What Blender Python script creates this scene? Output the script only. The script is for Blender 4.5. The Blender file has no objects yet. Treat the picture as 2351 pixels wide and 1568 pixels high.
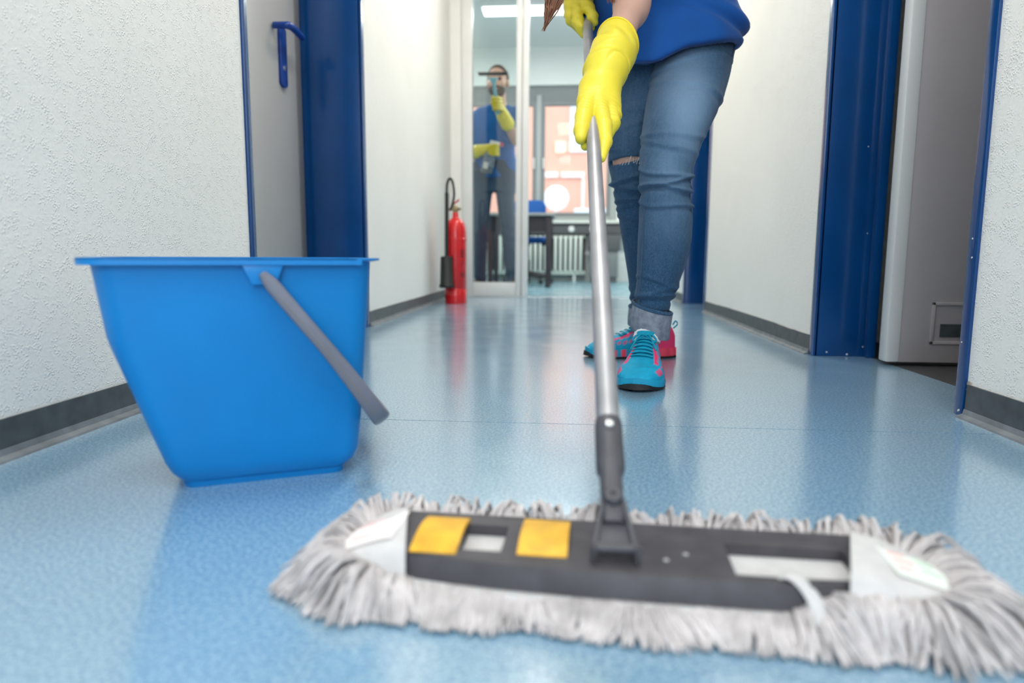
import bpy, bmesh, math, random
import numpy as np
from mathutils import Matrix, Vector

# ------------------------------------------------------------------ camera, world, light, exposure
SC = bpy.context.scene
COL = SC.collection
CAM_H, F_PX, CX, CY = 0.30, 1540.0, 1175.5, 784.0
YAW, PITCH, ROLL = math.radians(4.40), math.radians(7.33), math.radians(0.30)
_r = np.array([math.cos(YAW), math.sin(YAW), 0.0])
_f = np.array([-math.sin(YAW) * math.cos(PITCH), math.cos(YAW) * math.cos(PITCH), -math.sin(PITCH)])
_u = np.cross(_r, _f)
RT = _r * math.cos(ROLL) + _u * math.sin(ROLL)
UP = -_r * math.sin(ROLL) + _u * math.cos(ROLL)
CPOS = np.array([0, 0, CAM_H])

cam = bpy.data.cameras.new('camera')
cam.sensor_width = 36.0
cam.lens = F_PX / 2351.0 * 36.0
cam.clip_start = 0.02
cam.clip_end = 200
cam.dof.use_dof = True
cam.dof.focus_distance = 1.38
cam.dof.aperture_fstop = 2.4
cam.dof.aperture_blades = 9
camo = bpy.data.objects.new('camera', cam)
COL.objects.link(camo)
camo.matrix_world = Matrix(((RT[0], UP[0], -_f[0], 0), (RT[1], UP[1], -_f[1], 0), (RT[2], UP[2], -_f[2], CAM_H), (0, 0, 0, 1)))
SC.camera = camo

SC.view_settings.view_transform = 'Standard'
SC.view_settings.look = 'None'
SC.view_settings.gamma = 1.0
SC.view_settings.use_curve_mapping = False
SC.view_settings.exposure = 0.14

cy_ = SC.cycles
cy_.max_bounces = 7
cy_.diffuse_bounces = 3
cy_.glossy_bounces = 3
cy_.transmission_bounces = 6
cy_.transparent_max_bounces = 6
cy_.caustics_reflective = False
cy_.caustics_refractive = False
cy_.use_adaptive_sampling = True
cy_.adaptive_threshold = 0.03

W = bpy.data.worlds.new('sky')
SC.world = W
W.use_nodes = True
_bg = W.node_tree.nodes['Background']
_bg.inputs[0].default_value = (0.86, 0.93, 1.0, 1)
_bg.inputs[1].default_value = 2.15

def area_light(name, loc, rot, size, power, color):
    l = bpy.data.lights.new(name, 'AREA')
    l.shape = 'RECTANGLE'
    l.size, l.size_y = size
    l.energy = power
    l.color = color
    o = bpy.data.objects.new(name, l)
    COL.objects.link(o)
    o.location = loc
    o.rotation_euler = rot
    return o

# cool fill light added behind the camera, standing for daylight from an unseen window
area_light('end_fill_light', (0, -2.35, 1.45), (math.radians(90), 0, 0), (1.3, 1.7), 34, (0.86, 0.93, 1.0))
CEILING_LAMPS = [(-0.02, -0.5, 15, (1.0, 0.97, 0.93)), (-0.02, 1.55, 17, (1.0, 0.95, 0.87)), (-0.02, 3.5, 25, (1.0, 0.90, 0.74))]
OFFICE_LAMPS = [(-0.27, 6.68, 12, 'bright white tube lamp on the office ceiling behind the glass'), (-1.75, 6.30, 36, 'added unseen tube lamp brightening the office left of the desk'), (0.95, 6.10, 36, 'added unseen tube lamp brightening the office right of the doorway')]  # side lamps are out of view, added to brighten the office

# ------------------------------------------------------------------ helpers
random.seed(4)
RNG = np.random.default_rng(4)

def at(px, py, Y):
    """world point seen at a pixel of the 2351x1568 frame, at distance Y down the corridor"""
    d = _f + (px - CX) / F_PX * RT - (py - CY) / F_PX * UP
    return CPOS + d * (Y / d[1])

ORG = {}

def tag(o, label=None, cat=None, group=None, kind=None):
    if label: o['label'] = label
    if cat: o['category'] = cat
    if group: o['group'] = group
    if kind: o['kind'] = kind
    return o

def empty(name, loc, label=None, cat=None, group=None, kind=None):
    o = bpy.data.objects.new(name, None)
    COL.objects.link(o)
    o.location = loc
    o.empty_display_size = 0.05
    ORG[o.name] = np.array(loc, float)
    return tag(o, label, cat, group, kind)

def link_mesh(name, verts, faces, mat, parent=None, smooth=True, origin=None, auto=None):
    verts = np.asarray(verts, float)
    if parent is not None:
        org = ORG[parent.name]
    else:
        org = np.array(origin if origin is not None else (0, 0, 0), float)
    me = bpy.data.meshes.new(name)
    me.from_pydata((verts - org).tolist(), [], [tuple(int(i) for i in f) for f in faces])
    me.update()
    if smooth:
        me.polygons.foreach_set('use_smooth', [True] * len(me.polygons))
        if auto:
            try:
                me.set_sharp_from_angle(angle=math.radians(auto))
            except Exception:
                pass
    mats = mat if isinstance(mat, (list, tuple)) else [mat]
    for m in mats:
        me.materials.append(m)
    o = bpy.data.objects.new(name, me)
    COL.objects.link(o)
    if parent is not None:
        o.parent = parent
    else:
        o.location = org
    ORG[o.name] = org
    return o

class MB:
    """collects simple solids, built as ONE mesh object"""
    def __init__(self):
        self.v, self.f = [], []
    def add(self, vs, fs, M=None):
        n = len(self.v)
        for p in vs:
            p = np.asarray(p, float)
            if M is not None:
                p = M[:3, :3] @ p + M[:3, 3]
            self.v.append(p)
        self.f += [tuple(i + n for i in f) for f in fs]
        return self
    def box(self, lo, hi, M=None):
        x0, y0, z0 = lo; x1, y1, z1 = hi
        vs = [(x0, y0, z0), (x1, y0, z0), (x1, y1, z0), (x0, y1, z0), (x0, y0, z1), (x1, y0, z1), (x1, y1, z1), (x0, y1, z1)]
        return self.add(vs, [(0, 3, 2, 1), (4, 5, 6, 7), (0, 1, 5, 4), (1, 2, 6, 5), (2, 3, 7, 6), (3, 0, 4, 7)], M)
    def rings(self, rs, cap0=True, cap1=True, M=None, closed=False):
        n = len(rs[0]); vs = [p for r in rs for p in r]; fs = []
        m = len(rs)
        for i in range(m if closed else m - 1):
            a, b = i * n, ((i + 1) % m) * n
            for j in range(n):
                k = (j + 1) % n
                fs.append((a + j, a + k, b + k, b + j))
        if not closed:
            if cap0: fs.append(tuple(range(n))[::-1])
            if cap1: fs.append(tuple(range((m - 1) * n, m * n)))
        return self.add(vs, fs, M)
    def prism(self, poly, z0, z1, M=None):
        return self.rings([[(x, y, z0) for x, y in poly], [(x, y, z1) for x, y in poly]], M=M)
    def lathe(self, prof, c=(0, 0, 0), seg=24, M=None):
        rs = [[(c[0] + r * math.cos(2 * math.pi * j / seg), c[1] + r * math.sin(2 * math.pi * j / seg), c[2] + z) for j in range(seg)] for r, z in prof]
        return self.rings(rs, M=M)
    def tube(self, path, rad, seg=10, flat=1.0, up=(0, 0, 1), M=None, caps=True):
        path = [np.asarray(p, float) for p in path]
        n = len(path)
        rad = [rad] * n if np.isscalar(rad) else list(np.interp(np.linspace(0, 1, n), np.linspace(0, 1, len(rad)), rad))
        rs = []
        for i, p in enumerate(path):
            t = path[min(i + 1, n - 1)] - path[max(i - 1, 0)]
            t = t / (np.linalg.norm(t) + 1e-12)
            a = np.cross(np.asarray(up, float), t)
            if np.linalg.norm(a) < 1e-3:
                a = np.cross(np.array([1.0, 0, 0.01]), t)
            a /= np.linalg.norm(a); b = np.cross(t, a)
            rs.append([p + rad[i] * (math.cos(q) * a + flat * math.sin(q) * b) for q in (2 * math.pi * j / seg for j in range(seg))])
        return self.rings(rs, caps, caps, M)
    def build(self, name, mat, parent=None, smooth=False, bevel=0.0, seg=2, origin=None, auto=40):
        if bevel > 0:
            bm = bmesh.new()
            bv = [bm.verts.new(p) for p in self.v]
            for f in self.f:
                try: bm.faces.new([bv[i] for i in f])
                except ValueError: pass
            bmesh.ops.recalc_face_normals(bm, faces=bm.faces)
            es = [e for e in bm.edges if len(e.link_faces) == 2 and e.calc_face_angle(0) > math.radians(25)]
            bmesh.ops.bevel(bm, geom=es, offset=bevel, segments=seg, profile=0.6, affect='EDGES', clamp_overlap=True)
            bm.verts.index_update()
            vs = [tuple(v.co) for v in bm.verts]
            fs = [tuple(v.index for v in f.verts) for f in bm.faces]
            bm.free()
            return link_mesh(name, vs, fs, mat, parent, True, origin, auto)
        o = link_mesh(name, self.v, self.f, mat, parent, smooth, origin, auto)
        bm = bmesh.new(); bm.from_mesh(o.data)
        bmesh.ops.recalc_face_normals(bm, faces=bm.faces)
        bm.to_mesh(o.data); bm.free()
        return o

def box(name, lo, hi, mat, parent=None, bevel=0.0, M=None, origin=None):
    return MB().box(lo, hi, M).build(name, mat, parent, bevel=bevel, origin=origin)

def frame_m(o, x, y, z):
    M = np.eye(4)
    M[:3, 0], M[:3, 1], M[:3, 2], M[:3, 3] = x, y, z, o
    return M

def rotz(a, o=(0, 0, 0)):
    return frame_m(o, (math.cos(a), math.sin(a), 0), (-math.sin(a), math.cos(a), 0), (0, 0, 1))

def smooth_path(pts, n):
    """Catmull-Rom through points"""
    P = [np.asarray(p, float) for p in pts]
    P = [2 * P[0] - P[1]] + P + [2 * P[-1] - P[-2]]
    out = []
    m = len(P) - 3
    for i in range(n):
        t = i / (n - 1) * m
        k = min(int(t), m - 1); s = t - k
        a, b, c, d = P[k], P[k + 1], P[k + 2], P[k + 3]
        out.append(0.5 * (2 * b + (c - a) * s + (2 * a - 5 * b + 4 * c - d) * s * s + (3 * b - a - 3 * c + d) * s ** 3))
    return out

# ---- signed distance fields, meshed by surface nets
def v3(p): return np.asarray(p, float)

def capsule(P, a, b, ra, rb):
    a, b = v3(a), v3(b)
    ab = b - a
    t = np.clip(((P - a) @ ab) / (ab @ ab + 1e-12), 0, 1)
    return np.linalg.norm(P - (a + t[:, None] * ab), axis=1) - (ra + (rb - ra) * t)

def smin(a, b, k):
    h = np.clip(0.5 + 0.5 * (b - a) / k, 0, 1)
    return b + (a - b) * h - k * h * (1 - h)

def smax(a, b, k): return -smin(-a, -b, k)

def chain(P, pts, rad, k=0.0):
    d = None
    for i in range(len(pts) - 1):
        c = capsule(P, pts[i], pts[i + 1], rad[i], rad[i + 1])
        d = c if d is None else (smin(d, c, k) if k > 0 else np.minimum(d, c))
    return d

def ellipsoid(P, c, r, R=None):
    q = P - v3(c)
    if R is not None:
        q = q @ R
    r = v3(r)
    k0 = np.linalg.norm(q / r, axis=1)
    k1 = np.linalg.norm(q / (r * r), axis=1) + 1e-9
    return k0 * (k0 - 1) / k1

class Loft:
    """horizontal elliptic sections: rows of (z, cx, cy, a, b)"""
    def __init__(self, rows, smooth=3):
        R = np.array(sorted(rows), float)
        z = np.linspace(R[0, 0], R[-1, 0], 120)
        self.z = z
        self.c = []
        for i in range(1, 5):
            v = np.interp(z, R[:, 0], R[:, i])
            for _ in range(smooth):
                p = np.pad(v, 4, mode='reflect', reflect_type='odd')
                v = np.convolve(p, np.ones(9) / 9, 'valid')
            self.c.append(v)
        self.z0, self.z1 = R[0, 0], R[-1, 0]
    def sec(self, z): return [np.interp(z, self.z, c) for c in self.c]
    def __call__(self, P, grow=0.0, power=2.0):
        z = P[:, 2]
        cx, cy, a, b = self.sec(z)
        a = a + grow; b = b + grow
        q = (np.abs((P[:, 0] - cx) / a) ** power + np.abs((P[:, 1] - cy) / b) ** power) ** (1 / power)
        d = (q - 1) * np.minimum(a, b)
        return np.maximum(d, np.maximum(self.z0 - z, z - self.z1))

def surface_nets(fn, lo, hi, h, refine=2):
    lo, hi = v3(lo), v3(hi)
    n = np.ceil((hi - lo) / h).astype(int) + 1
    ax = [lo[i] + h * np.arange(n[i]) for i in range(3)]
    D = np.full(n, 1.0, dtype=np.float32)
    # coarse pass, then only the blocks near the surface
    s = 4
    cax = [a[::s] for a in ax]
    G = np.stack(np.meshgrid(*cax, indexing='ij'), -1).reshape(-1, 3)
    dc = fn(G).reshape([len(a) for a in cax])
    band = s * h * 2.2
    fill = np.repeat(np.repeat(np.repeat(dc, s, 0), s, 1), s, 2)[:n[0], :n[1], :n[2]]
    D[...] = fill
    act = np.abs(fill) < band
    idx = np.argwhere(act)
    pts = lo + idx * h
    out = np.empty(len(pts))
    for i in range(0, len(pts), 400000):
        out[i:i + 400000] = fn(pts[i:i + 400000])
    D[idx[:, 0], idx[:, 1], idx[:, 2]] = out
    # cells
    S = D < 0
    m = n - 1
    corner = [(i, j, k) for i in (0, 1) for j in (0, 1) for k in (0, 1)]
    cnt = np.zeros(m, int)
    for c in corner:
        cnt += S[c[0]:c[0] + m[0], c[1]:c[1] + m[1], c[2]:c[2] + m[2]]
    cells = np.argwhere((cnt > 0) & (cnt < 8))
    vid = -np.ones(m, int)
    vid[cells[:, 0], cells[:, 1], cells[:, 2]] = np.arange(len(cells))
    acc = np.zeros((len(cells), 3)); num = np.zeros(len(cells))
    for a in corner:
        for axis in range(3):
            if a[axis]: continue
            b = list(a); b[axis] = 1
            ia = cells + np.array(a); ib = cells + np.array(b)
            da = D[ia[:, 0], ia[:, 1], ia[:, 2]]; db = D[ib[:, 0], ib[:, 1], ib[:, 2]]
            mk = (da < 0) != (db < 0)
            t = np.where(mk, da / np.where(mk, da - db, 1), 0)
            p = np.array(a, float) + t[:, None] * (np.array(b) - np.array(a))
            acc[mk] += p[mk]; num[mk] += 1
    V = lo + (cells + acc / num[:, None]) * h
    F = []
    for axis in range(3):
        u, w = (axis + 1) % 3, (axis + 2) % 3
        sl0 = [slice(None)] * 3; sl1 = [slice(None)] * 3
        sl0[axis] = slice(0, -1); sl1[axis] = slice(1, None)
        e = np.argwhere(S[tuple(sl0)] != S[tuple(sl1)])
        e = e[(e[:, u] > 0) & (e[:, w] > 0) & (e[:, u] < m[u]) & (e[:, w] < m[w])]
        ins = S[e[:, 0], e[:, 1], e[:, 2]]
        def cell(du, dw):
            c = e.copy(); c[:, u] += du; c[:, w] += dw
            return vid[c[:, 0], c[:, 1], c[:, 2]]
        q = np.stack([cell(-1, -1), cell(0, -1), cell(0, 0), cell(-1, 0)], 1)
        q[~ins] = q[~ins][:, ::-1]
        F.append(q)
    F = np.concatenate(F)
    F = F[(F >= 0).all(1)]
    for _ in range(refine):
        e = h * 0.3
        d = fn(V)
        g = np.stack([fn(V + np.eye(3)[i] * e) - fn(V - np.eye(3)[i] * e) for i in range(3)], 1) / (2 * e)
        g2 = np.maximum((g * g).sum(1), 0.05)
        st = np.clip(d / g2, -h * 0.6, h * 0.6)
        V = V - g * st[:, None] * 0.8
    return V, F

def sdf_obj(name, fn, lo, hi, h, mat, parent, refine=2):
    V, F = surface_nets(fn, lo, hi, h, refine)
    return link_mesh(name, V, F, mat, parent, True)

def set_attr(o, name, values):
    a = o.data.attributes.new(name, 'FLOAT', 'POINT')
    a.data.foreach_set('value', np.asarray(values, dtype=np.float32))

# ---- materials
def mat(name, base, rough=0.5, metal=0.0, spec=0.5, coat=0.0, sss=0.0, trans=0.0, ior=1.45, emit=None, emit_s=0.0, alpha=1.0, sheen=0.0):
    m = bpy.data.materials.new(name)
    m.use_nodes = True
    b = m.node_tree.nodes['Principled BSDF']
    b.inputs['Base Color'].default_value = (*base, 1)
    b.inputs['Roughness'].default_value = rough
    b.inputs['Metallic'].default_value = metal
    b.inputs['Specular IOR Level'].default_value = spec
    b.inputs['Coat Weight'].default_value = coat
    b.inputs['Transmission Weight'].default_value = trans
    b.inputs['IOR'].default_value = ior
    b.inputs['Alpha'].default_value = alpha
    b.inputs['Sheen Weight'].default_value = sheen
    if sss:
        b.inputs['Subsurface Weight'].default_value = sss
        b.inputs['Subsurface Radius'].default_value = (0.01, 0.004, 0.002)
    if emit:
        b.inputs['Emission Color'].default_value = (*emit, 1)
        b.inputs['Emission Strength'].default_value = emit_s
    return m

def nodes(m):
    nt = m.node_tree
    return nt, nt.nodes['Principled BSDF']

def coord(nt, scale=(1, 1, 1), out='Object'):
    tc = nt.nodes.new('ShaderNodeTexCoord'); mp = nt.nodes.new('ShaderNodeMapping')
    mp.inputs['Scale'].default_value = scale
    nt.links.new(tc.outputs[out], mp.inputs['Vector'])
    return mp.outputs['Vector']

def noise(nt, vec, scale, detail=2.0, rough=0.5):
    n = nt.nodes.new('ShaderNodeTexNoise')
    n.inputs['Scale'].default_value = scale; n.inputs['Detail'].default_value = detail; n.inputs['Roughness'].default_value = rough
    nt.links.new(vec, n.inputs['Vector'])
    return n.outputs['Fac']

def ramp(nt, fac, stops):
    r = nt.nodes.new('ShaderNodeValToRGB')
    e = r.color_ramp.elements
    while len(e) < len(stops): e.new(0.5)
    for i, (p, c) in enumerate(stops):
        e[i].position = p; e[i].color = (*c, 1) if len(c) == 3 else c
    nt.links.new(fac, r.inputs['Fac'])
    return r.outputs['Color']

def mix(nt, fac, a, b, mode='MIX'):
    x = nt.nodes.new('ShaderNodeMix'); x.data_type = 'RGBA'; x.blend_type = mode
    for sock, val in ((x.inputs[0], fac), (x.inputs[6], a), (x.inputs[7], b)):
        if hasattr(val, 'links'): nt.links.new(val, sock)
        elif np.isscalar(val): sock.default_value = val
        else: sock.default_value = (*val, 1)
    return x.outputs[2]

def bump(nt, bsdf, height, strength=0.3, dist=0.002):
    b = nt.nodes.new('ShaderNodeBump')
    b.inputs['Strength'].default_value = strength; b.inputs['Distance'].default_value = dist
    nt.links.new(height, b.inputs['Height'])
    nt.links.new(b.outputs['Normal'], bsdf.inputs['Normal'])

def attr(nt, name):
    a = nt.nodes.new('ShaderNodeAttribute'); a.attribute_name = name
    return a.outputs['Fac']

def noisy(name, base, amt=0.12, scale=20, rough=0.5, bscale=None, bstr=0.2, bdist=0.001, stretch=(1, 1, 1), **kw):
    m = mat(name, base, rough, **kw)
    nt, b = nodes(m)
    v = coord(nt, stretch)
    c = ramp(nt, noise(nt, v, scale, 2), [(0.3, tuple(x * (1 - amt) for x in base)), (0.7, tuple(min(1, x * (1 + amt)) for x in base))])
    nt.links.new(c, b.inputs['Base Color'])
    if bscale:
        bump(nt, b, noise(nt, v, bscale, 1), bstr, bdist)
    return m

def plaster(name, base):
    m = mat(name, base, 0.75, spec=0.25)
    nt, b = nodes(m)
    v = coord(nt)
    nt.links.new(ramp(nt, noise(nt, v, 3, 1), [(0.3, tuple(x * 0.96 for x in base)), (0.7, base)]), b.inputs['Base Color'])
    vo = nt.nodes.new('ShaderNodeTexVoronoi'); vo.inputs['Scale'].default_value = 250
    nt.links.new(v, vo.inputs['Vector'])
    grains = ramp(nt, vo.outputs['Distance'], [(0.15, (1, 1, 1)), (0.5, (0, 0, 0))])
    sel = ramp(nt, noise(nt, v, 48, 0), [(0.38, (0, 0, 0)), (0.72, (1, 1, 1))])
    n = noise(nt, v, 140, 1, 0.6)
    h = mix(nt, 0.5, mix(nt, 1.0, grains, sel, 'MULTIPLY'), n, 'ADD')
    bump(nt, b, h, 0.55, 0.0022)
    return m

M = {}
M['wall'] = plaster('wall_plaster', (0.84, 0.83, 0.80))
M['wall_far'] = noisy('office_wall', (0.78, 0.80, 0.78), 0.02, 2, 0.8)
M['ceiling'] = mat('ceiling_white', (0.82, 0.83, 0.82), 0.8)
M['kerb'] = noisy('baseboard_vinyl', (0.060, 0.072, 0.080), 0.25, 30, 0.42)
M['kerb_toe'] = noisy('baseboard_toe_vinyl', (0.16, 0.18, 0.20), 0.2, 30, 0.45)
M['blue_paint'] = noisy('blue_gloss_paint', (0.001, 0.050, 0.190), 0.10, 6, 0.22, coat=0.3)
M['door_grey'] = noisy('door_laminate', (0.47, 0.46, 0.45), 0.03, 4, 0.35)
M['door_edge'] = mat('door_edge', (0.20, 0.19, 0.19), 0.35)
M['door_lilac'] = noisy('toilet_door_laminate', (0.46, 0.42, 0.43), 0.03, 4, 0.4)
M['dark_floor'] = noisy('dark_tile', (0.05, 0.05, 0.055), 0.2, 12, 0.5)
M['dark'] = mat('dark_void', (0.02, 0.02, 0.02), 0.8)
M['alu'] = noisy('painted_aluminium', (0.72, 0.72, 0.71), 0.03, 4, 0.35, spec=0.5)
def thin_glass(name, tint, ior):
    m = bpy.data.materials.new(name)
    m.use_nodes = True
    nt = m.node_tree
    nt.nodes.remove(nt.nodes['Principled BSDF'])
    tr = nt.nodes.new('ShaderNodeBsdfTransparent'); tr.inputs['Color'].default_value = (*tint, 1)
    gl = nt.nodes.new('ShaderNodeBsdfGlossy'); gl.inputs['Roughness'].default_value = 0.02
    fr = nt.nodes.new('ShaderNodeFresnel'); fr.inputs['IOR'].default_value = ior
    mx = nt.nodes.new('ShaderNodeMixShader')
    nt.links.new(fr.outputs[0], mx.inputs[0]); nt.links.new(tr.outputs[0], mx.inputs[1]); nt.links.new(gl.outputs[0], mx.inputs[2])
    nt.links.new(mx.outputs[0], nt.nodes['Material Output'].inputs['Surface'])
    return m
M['pane'] = thin_glass('window_pane_glass', (0.975, 0.99, 0.985), 1.15)
M['glass'] = thin_glass('clear_glass', (0.955, 0.98, 0.97), 1.45)
M['steel'] = noisy('brushed_steel', (0.62, 0.62, 0.63), 0.08, 25, 0.33, metal=1.0)
M['chrome'] = mat('chrome', (0.8, 0.8, 0.8), 0.15, metal=1.0)
M['lamp'] = mat('lamp_diffuser', (0.9, 0.9, 0.9), 0.5, emit=(0.93, 1.0, 0.97), emit_s=4.5)
M['lamp_body'] = mat('lamp_housing', (0.8, 0.8, 0.8), 0.4)

def floor_mat(name, a, bcol, c, rough):
    m = mat(name, bcol, rough * 1.5, spec=0.5, ior=1.5, coat=1.0)
    nt, b = nodes(m)
    v = coord(nt)
    n1 = noise(nt, v, 230, 2, 0.7)
    n2 = noise(nt, v, 520, 1, 0.6)
    n3 = noise(nt, v, 2.2, 2)
    col = ramp(nt, n1, [(0.36, a), (0.5, bcol), (0.65, c)])
    col = mix(nt, ramp(nt, n2, [(0.40, (0, 0, 0)), (0.66, (0.8, 0.8, 0.8))]), col, c)
    dk = ramp(nt, noise(nt, v, 260, 1), [(0.72, (0, 0, 0)), (0.78, (0.7, 0.7, 0.7))])
    col = mix(nt, dk, col, tuple(x * 0.45 for x in a))
    col = mix(nt, ramp(nt, n3, [(0.30, (0.04, 0.04, 0.04)), (0.75, (0.26, 0.26, 0.26))]), col, (0.33, 0.38, 0.43))
    nt.links.new(col, b.inputs['Base Color'])
    b.inputs['Coat IOR'].default_value = 1.95
    nt.links.new(ramp(nt, noise(nt, v, 7, 3, 0.65), [(0.3, (rough * 0.62,) * 3), (0.75, (rough * 1.05,) * 3)]), b.inputs['Coat Roughness'])
    return m

M['lino'] = floor_mat('blue_linoleum', (0.022, 0.135, 0.310), (0.088, 0.285, 0.475), (0.36, 0.54, 0.66), 0.20)
M['lino_office'] = floor_mat('teal_linoleum', (0.04, 0.19, 0.28), (0.07, 0.27, 0.36), (0.16, 0.38, 0.46), 0.35)
M['seam'] = mat('floor_seam', (0.05, 0.06, 0.08), 0.7)

# ------------------------------------------------------------------ the setting
XL, XR = -0.815, 0.763
XLB, XRB = -1.10, 0.94
YP = 4.88        # glass partition
YB = 8.0         # office back wall
YE = -2.5        # corridor end behind the camera
ZC = 2.65

def S(o): return tag(o, kind='structure')

floor = S(box('floor', (-2.7, YE, -0.12), (2.3, YB + 0.02, -0.003), M['seam']))
box('lino_sheet', (XLB, YE, -0.003), (0.922, 1.1785, 0.0), M['lino'], floor)
box('lino_sheet', (XLB, 1.181, -0.003), (0.922, YP - 0.03, 0.0), M['lino'], floor)
box('lino_sheet', (-2.6, YP + 0.02, -0.003), (1.6, YB, -0.0005), M['lino_office'], floor)
box('threshold_strip', (XL - 0.0, YP - 0.03, -0.003), (XR, YP + 0.02, 0.002), M['steel'], floor)
box('toilet_floor', (0.926, 0.4, -0.003), (2.2, 2.6, -0.001), M['dark_floor'], floor)

S(box('ceiling', (-2.7, YE, ZC), (2.3, YB + 0.02, ZC + 0.1), M['ceiling']))

b = MB()
b.box((XLB, YE, 0), (XL, 1.70, ZC)); b.box((XLB, 2.748, 0), (XL, 4.95, ZC)); b.box((XLB, 1.70, 2.07), (XL, 2.748, ZC))
S(b.build('wall_left', M['wall']))
b = MB()
b.box((XR, YE, 0), (XRB, 1.310, ZC)); b.box((XR, 2.118, 0), (XRB, 3.695, ZC)); b.box((XR, 4.375, 0), (XRB, 4.95, ZC))
b.box((XR, 1.310, 2.07), (XRB, 2.118, ZC)); b.box((XR, 3.695, 2.07), (XRB, 4.375, ZC))
S(b.build('wall_right', M['wall']))
b = MB()
b.box((XL, YE - 0.12, 0), (XR, YE, 0.55)); b.box((XL, YE - 0.12, 2.35), (XR, YE, ZC))
b.box((XL, YE - 0.12, 0.55), (XL + 0.1, YE, 2.35)); b.box((XR - 0.1, YE - 0.12, 0.55), (XR, YE, 2.35))
S(b.build('wall_behind', M['wall']))
w = S(empty('window_3', (0, YE - 0.06, 0.55)))  # unseen window, put in to let cool daylight onto the near walls
b = MB()
for x in (XL + 0.1, -0.05, XR - 0.15): b.box((x, YE - 0.08, 0.55), (x + 0.05, YE - 0.03, 2.35))
b.box((XL + 0.1, YE - 0.08, 0.55), (XR - 0.1, YE - 0.03, 0.6)); b.box((XL + 0.1, YE - 0.08, 2.3), (XR - 0.1, YE - 0.03, 2.35))
b.build('window_frame', M['alu'], w)
box('pane', (XL + 0.1, YE - 0.058, 0.6), (XR - 0.1, YE - 0.052, 2.3), M['pane'], w)

# office shell
b = MB()
b.box((-2.7, 4.95, 0), (-2.6, YB, ZC))
S(b.build('wall_office_left', M['wall_far']))
b = MB()
b.box((1.6, 4.95, 0), (1.7, YB, ZC))
S(b.build('wall_office_right', M['wall_far']))
b = MB()
b.box((-2.6, 4.85, 0), (XLB, 4.95, ZC)); b.box((XRB, 4.85, 0), (1.6, 4.95, ZC))
S(b.build('wall_office_front', M['wall_far']))
WX0, WX1, WZ0, WZ1 = -1.75, 0.60, 0.70, 2.235
b = MB()
b.box((-2.6, YB, 0), (1.6, YB + 0.25, WZ0)); b.box((-2.6, YB, WZ1), (1.6, YB + 0.25, ZC))
b.box((-2.6, YB, WZ0), (WX0, YB + 0.25, WZ1)); b.box((WX1, YB, WZ0), (1.6, YB + 0.25, WZ1))
S(b.build('wall_office_back', M['wall_far']))

# toilet room behind the open door
b = MB()
b.box((2.1, 0.4, 0), (2.2, 2.6, ZC)); b.box((XRB, 2.45, 0), (2.1, 2.55, ZC)); b.box((XRB, 0.4, 0), (2.1, 0.5, ZC))
S(b.build('wall_toilet', M['wall']))

# baseboards: vinyl strip with a soft toe on the floor
def baseboard(name, x, sgn, spans):
    root = S(empty(name, (x, spans[0][0], 0)))
    for y0, y1 in spans:
        n = max(2, int((y1 - y0) / 0.03))
        ys = np.linspace(y0, y1, n)
        top = 0.061 + 0.0009 * np.cumsum(RNG.normal(0, 1, n)).clip(-2, 2)
        rs = []
        for y, t in zip(ys, top):
            rs.append([(x, y, 0), (x + sgn * 0.0055, y, 0), (x + sgn * 0.0045, y, 0.012), (x + sgn * 0.0035, y, t), (x, y, t)])
        MB().rings(rs).build('vinyl_strip', M['kerb'], root, smooth=False)
        rs = [[(x, y, 0), (x + sgn * 0.020, y, 0), (x + sgn * 0.0185, y, 0.0035), (x + sgn * 0.008, y, 0.007), (x + sgn * 0.0058, y, 0.016), (x, y, 0.016)] for y in (y0, y1)]
        MB().rings(rs).build('floor_lip', M['kerb_toe'], root, smooth=False)
baseboard('baseboard_left', XL, 1, [(YE, 1.698), (2.752, 4.80)])
baseboard('baseboard_right', XR, -1, [(YE, 1.305), (2.122, 3.69), (4.38, 4.80)])

# doors
def door_frame(root, xf, xb, y0, y1, sgn, face=0.028):
    """steel lining: corridor face strips, linings and stop on both jambs and the head"""
    for (ya, yb, ys) in ((y0 - face, y0, y0), (y1, y1 + face, y1)):
        near = ya < y0
        b = MB()
        b.box((min(xf + sgn * 0.006, xf - sgn * 0.01), ya - (0.0 if near else 0.0), 0), (max(xf + sgn * 0.006, xf - sgn * 0.01), yb, 2.07))
        b.box((min(xf, xb), ya + (0.0 if near else 0.0), 0), (max(xf, xb), yb, 2.07))
        b.build('jamb', M['blue_paint'], root, bevel=0.003)
    b = MB()
    b.box((min(xf + sgn * 0.006, xb), y0, 2.04), (max(xf + sgn * 0.006, xb), y1, 2.09))
    b.build('head', M['blue_paint'], root, bevel=0.003)

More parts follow.
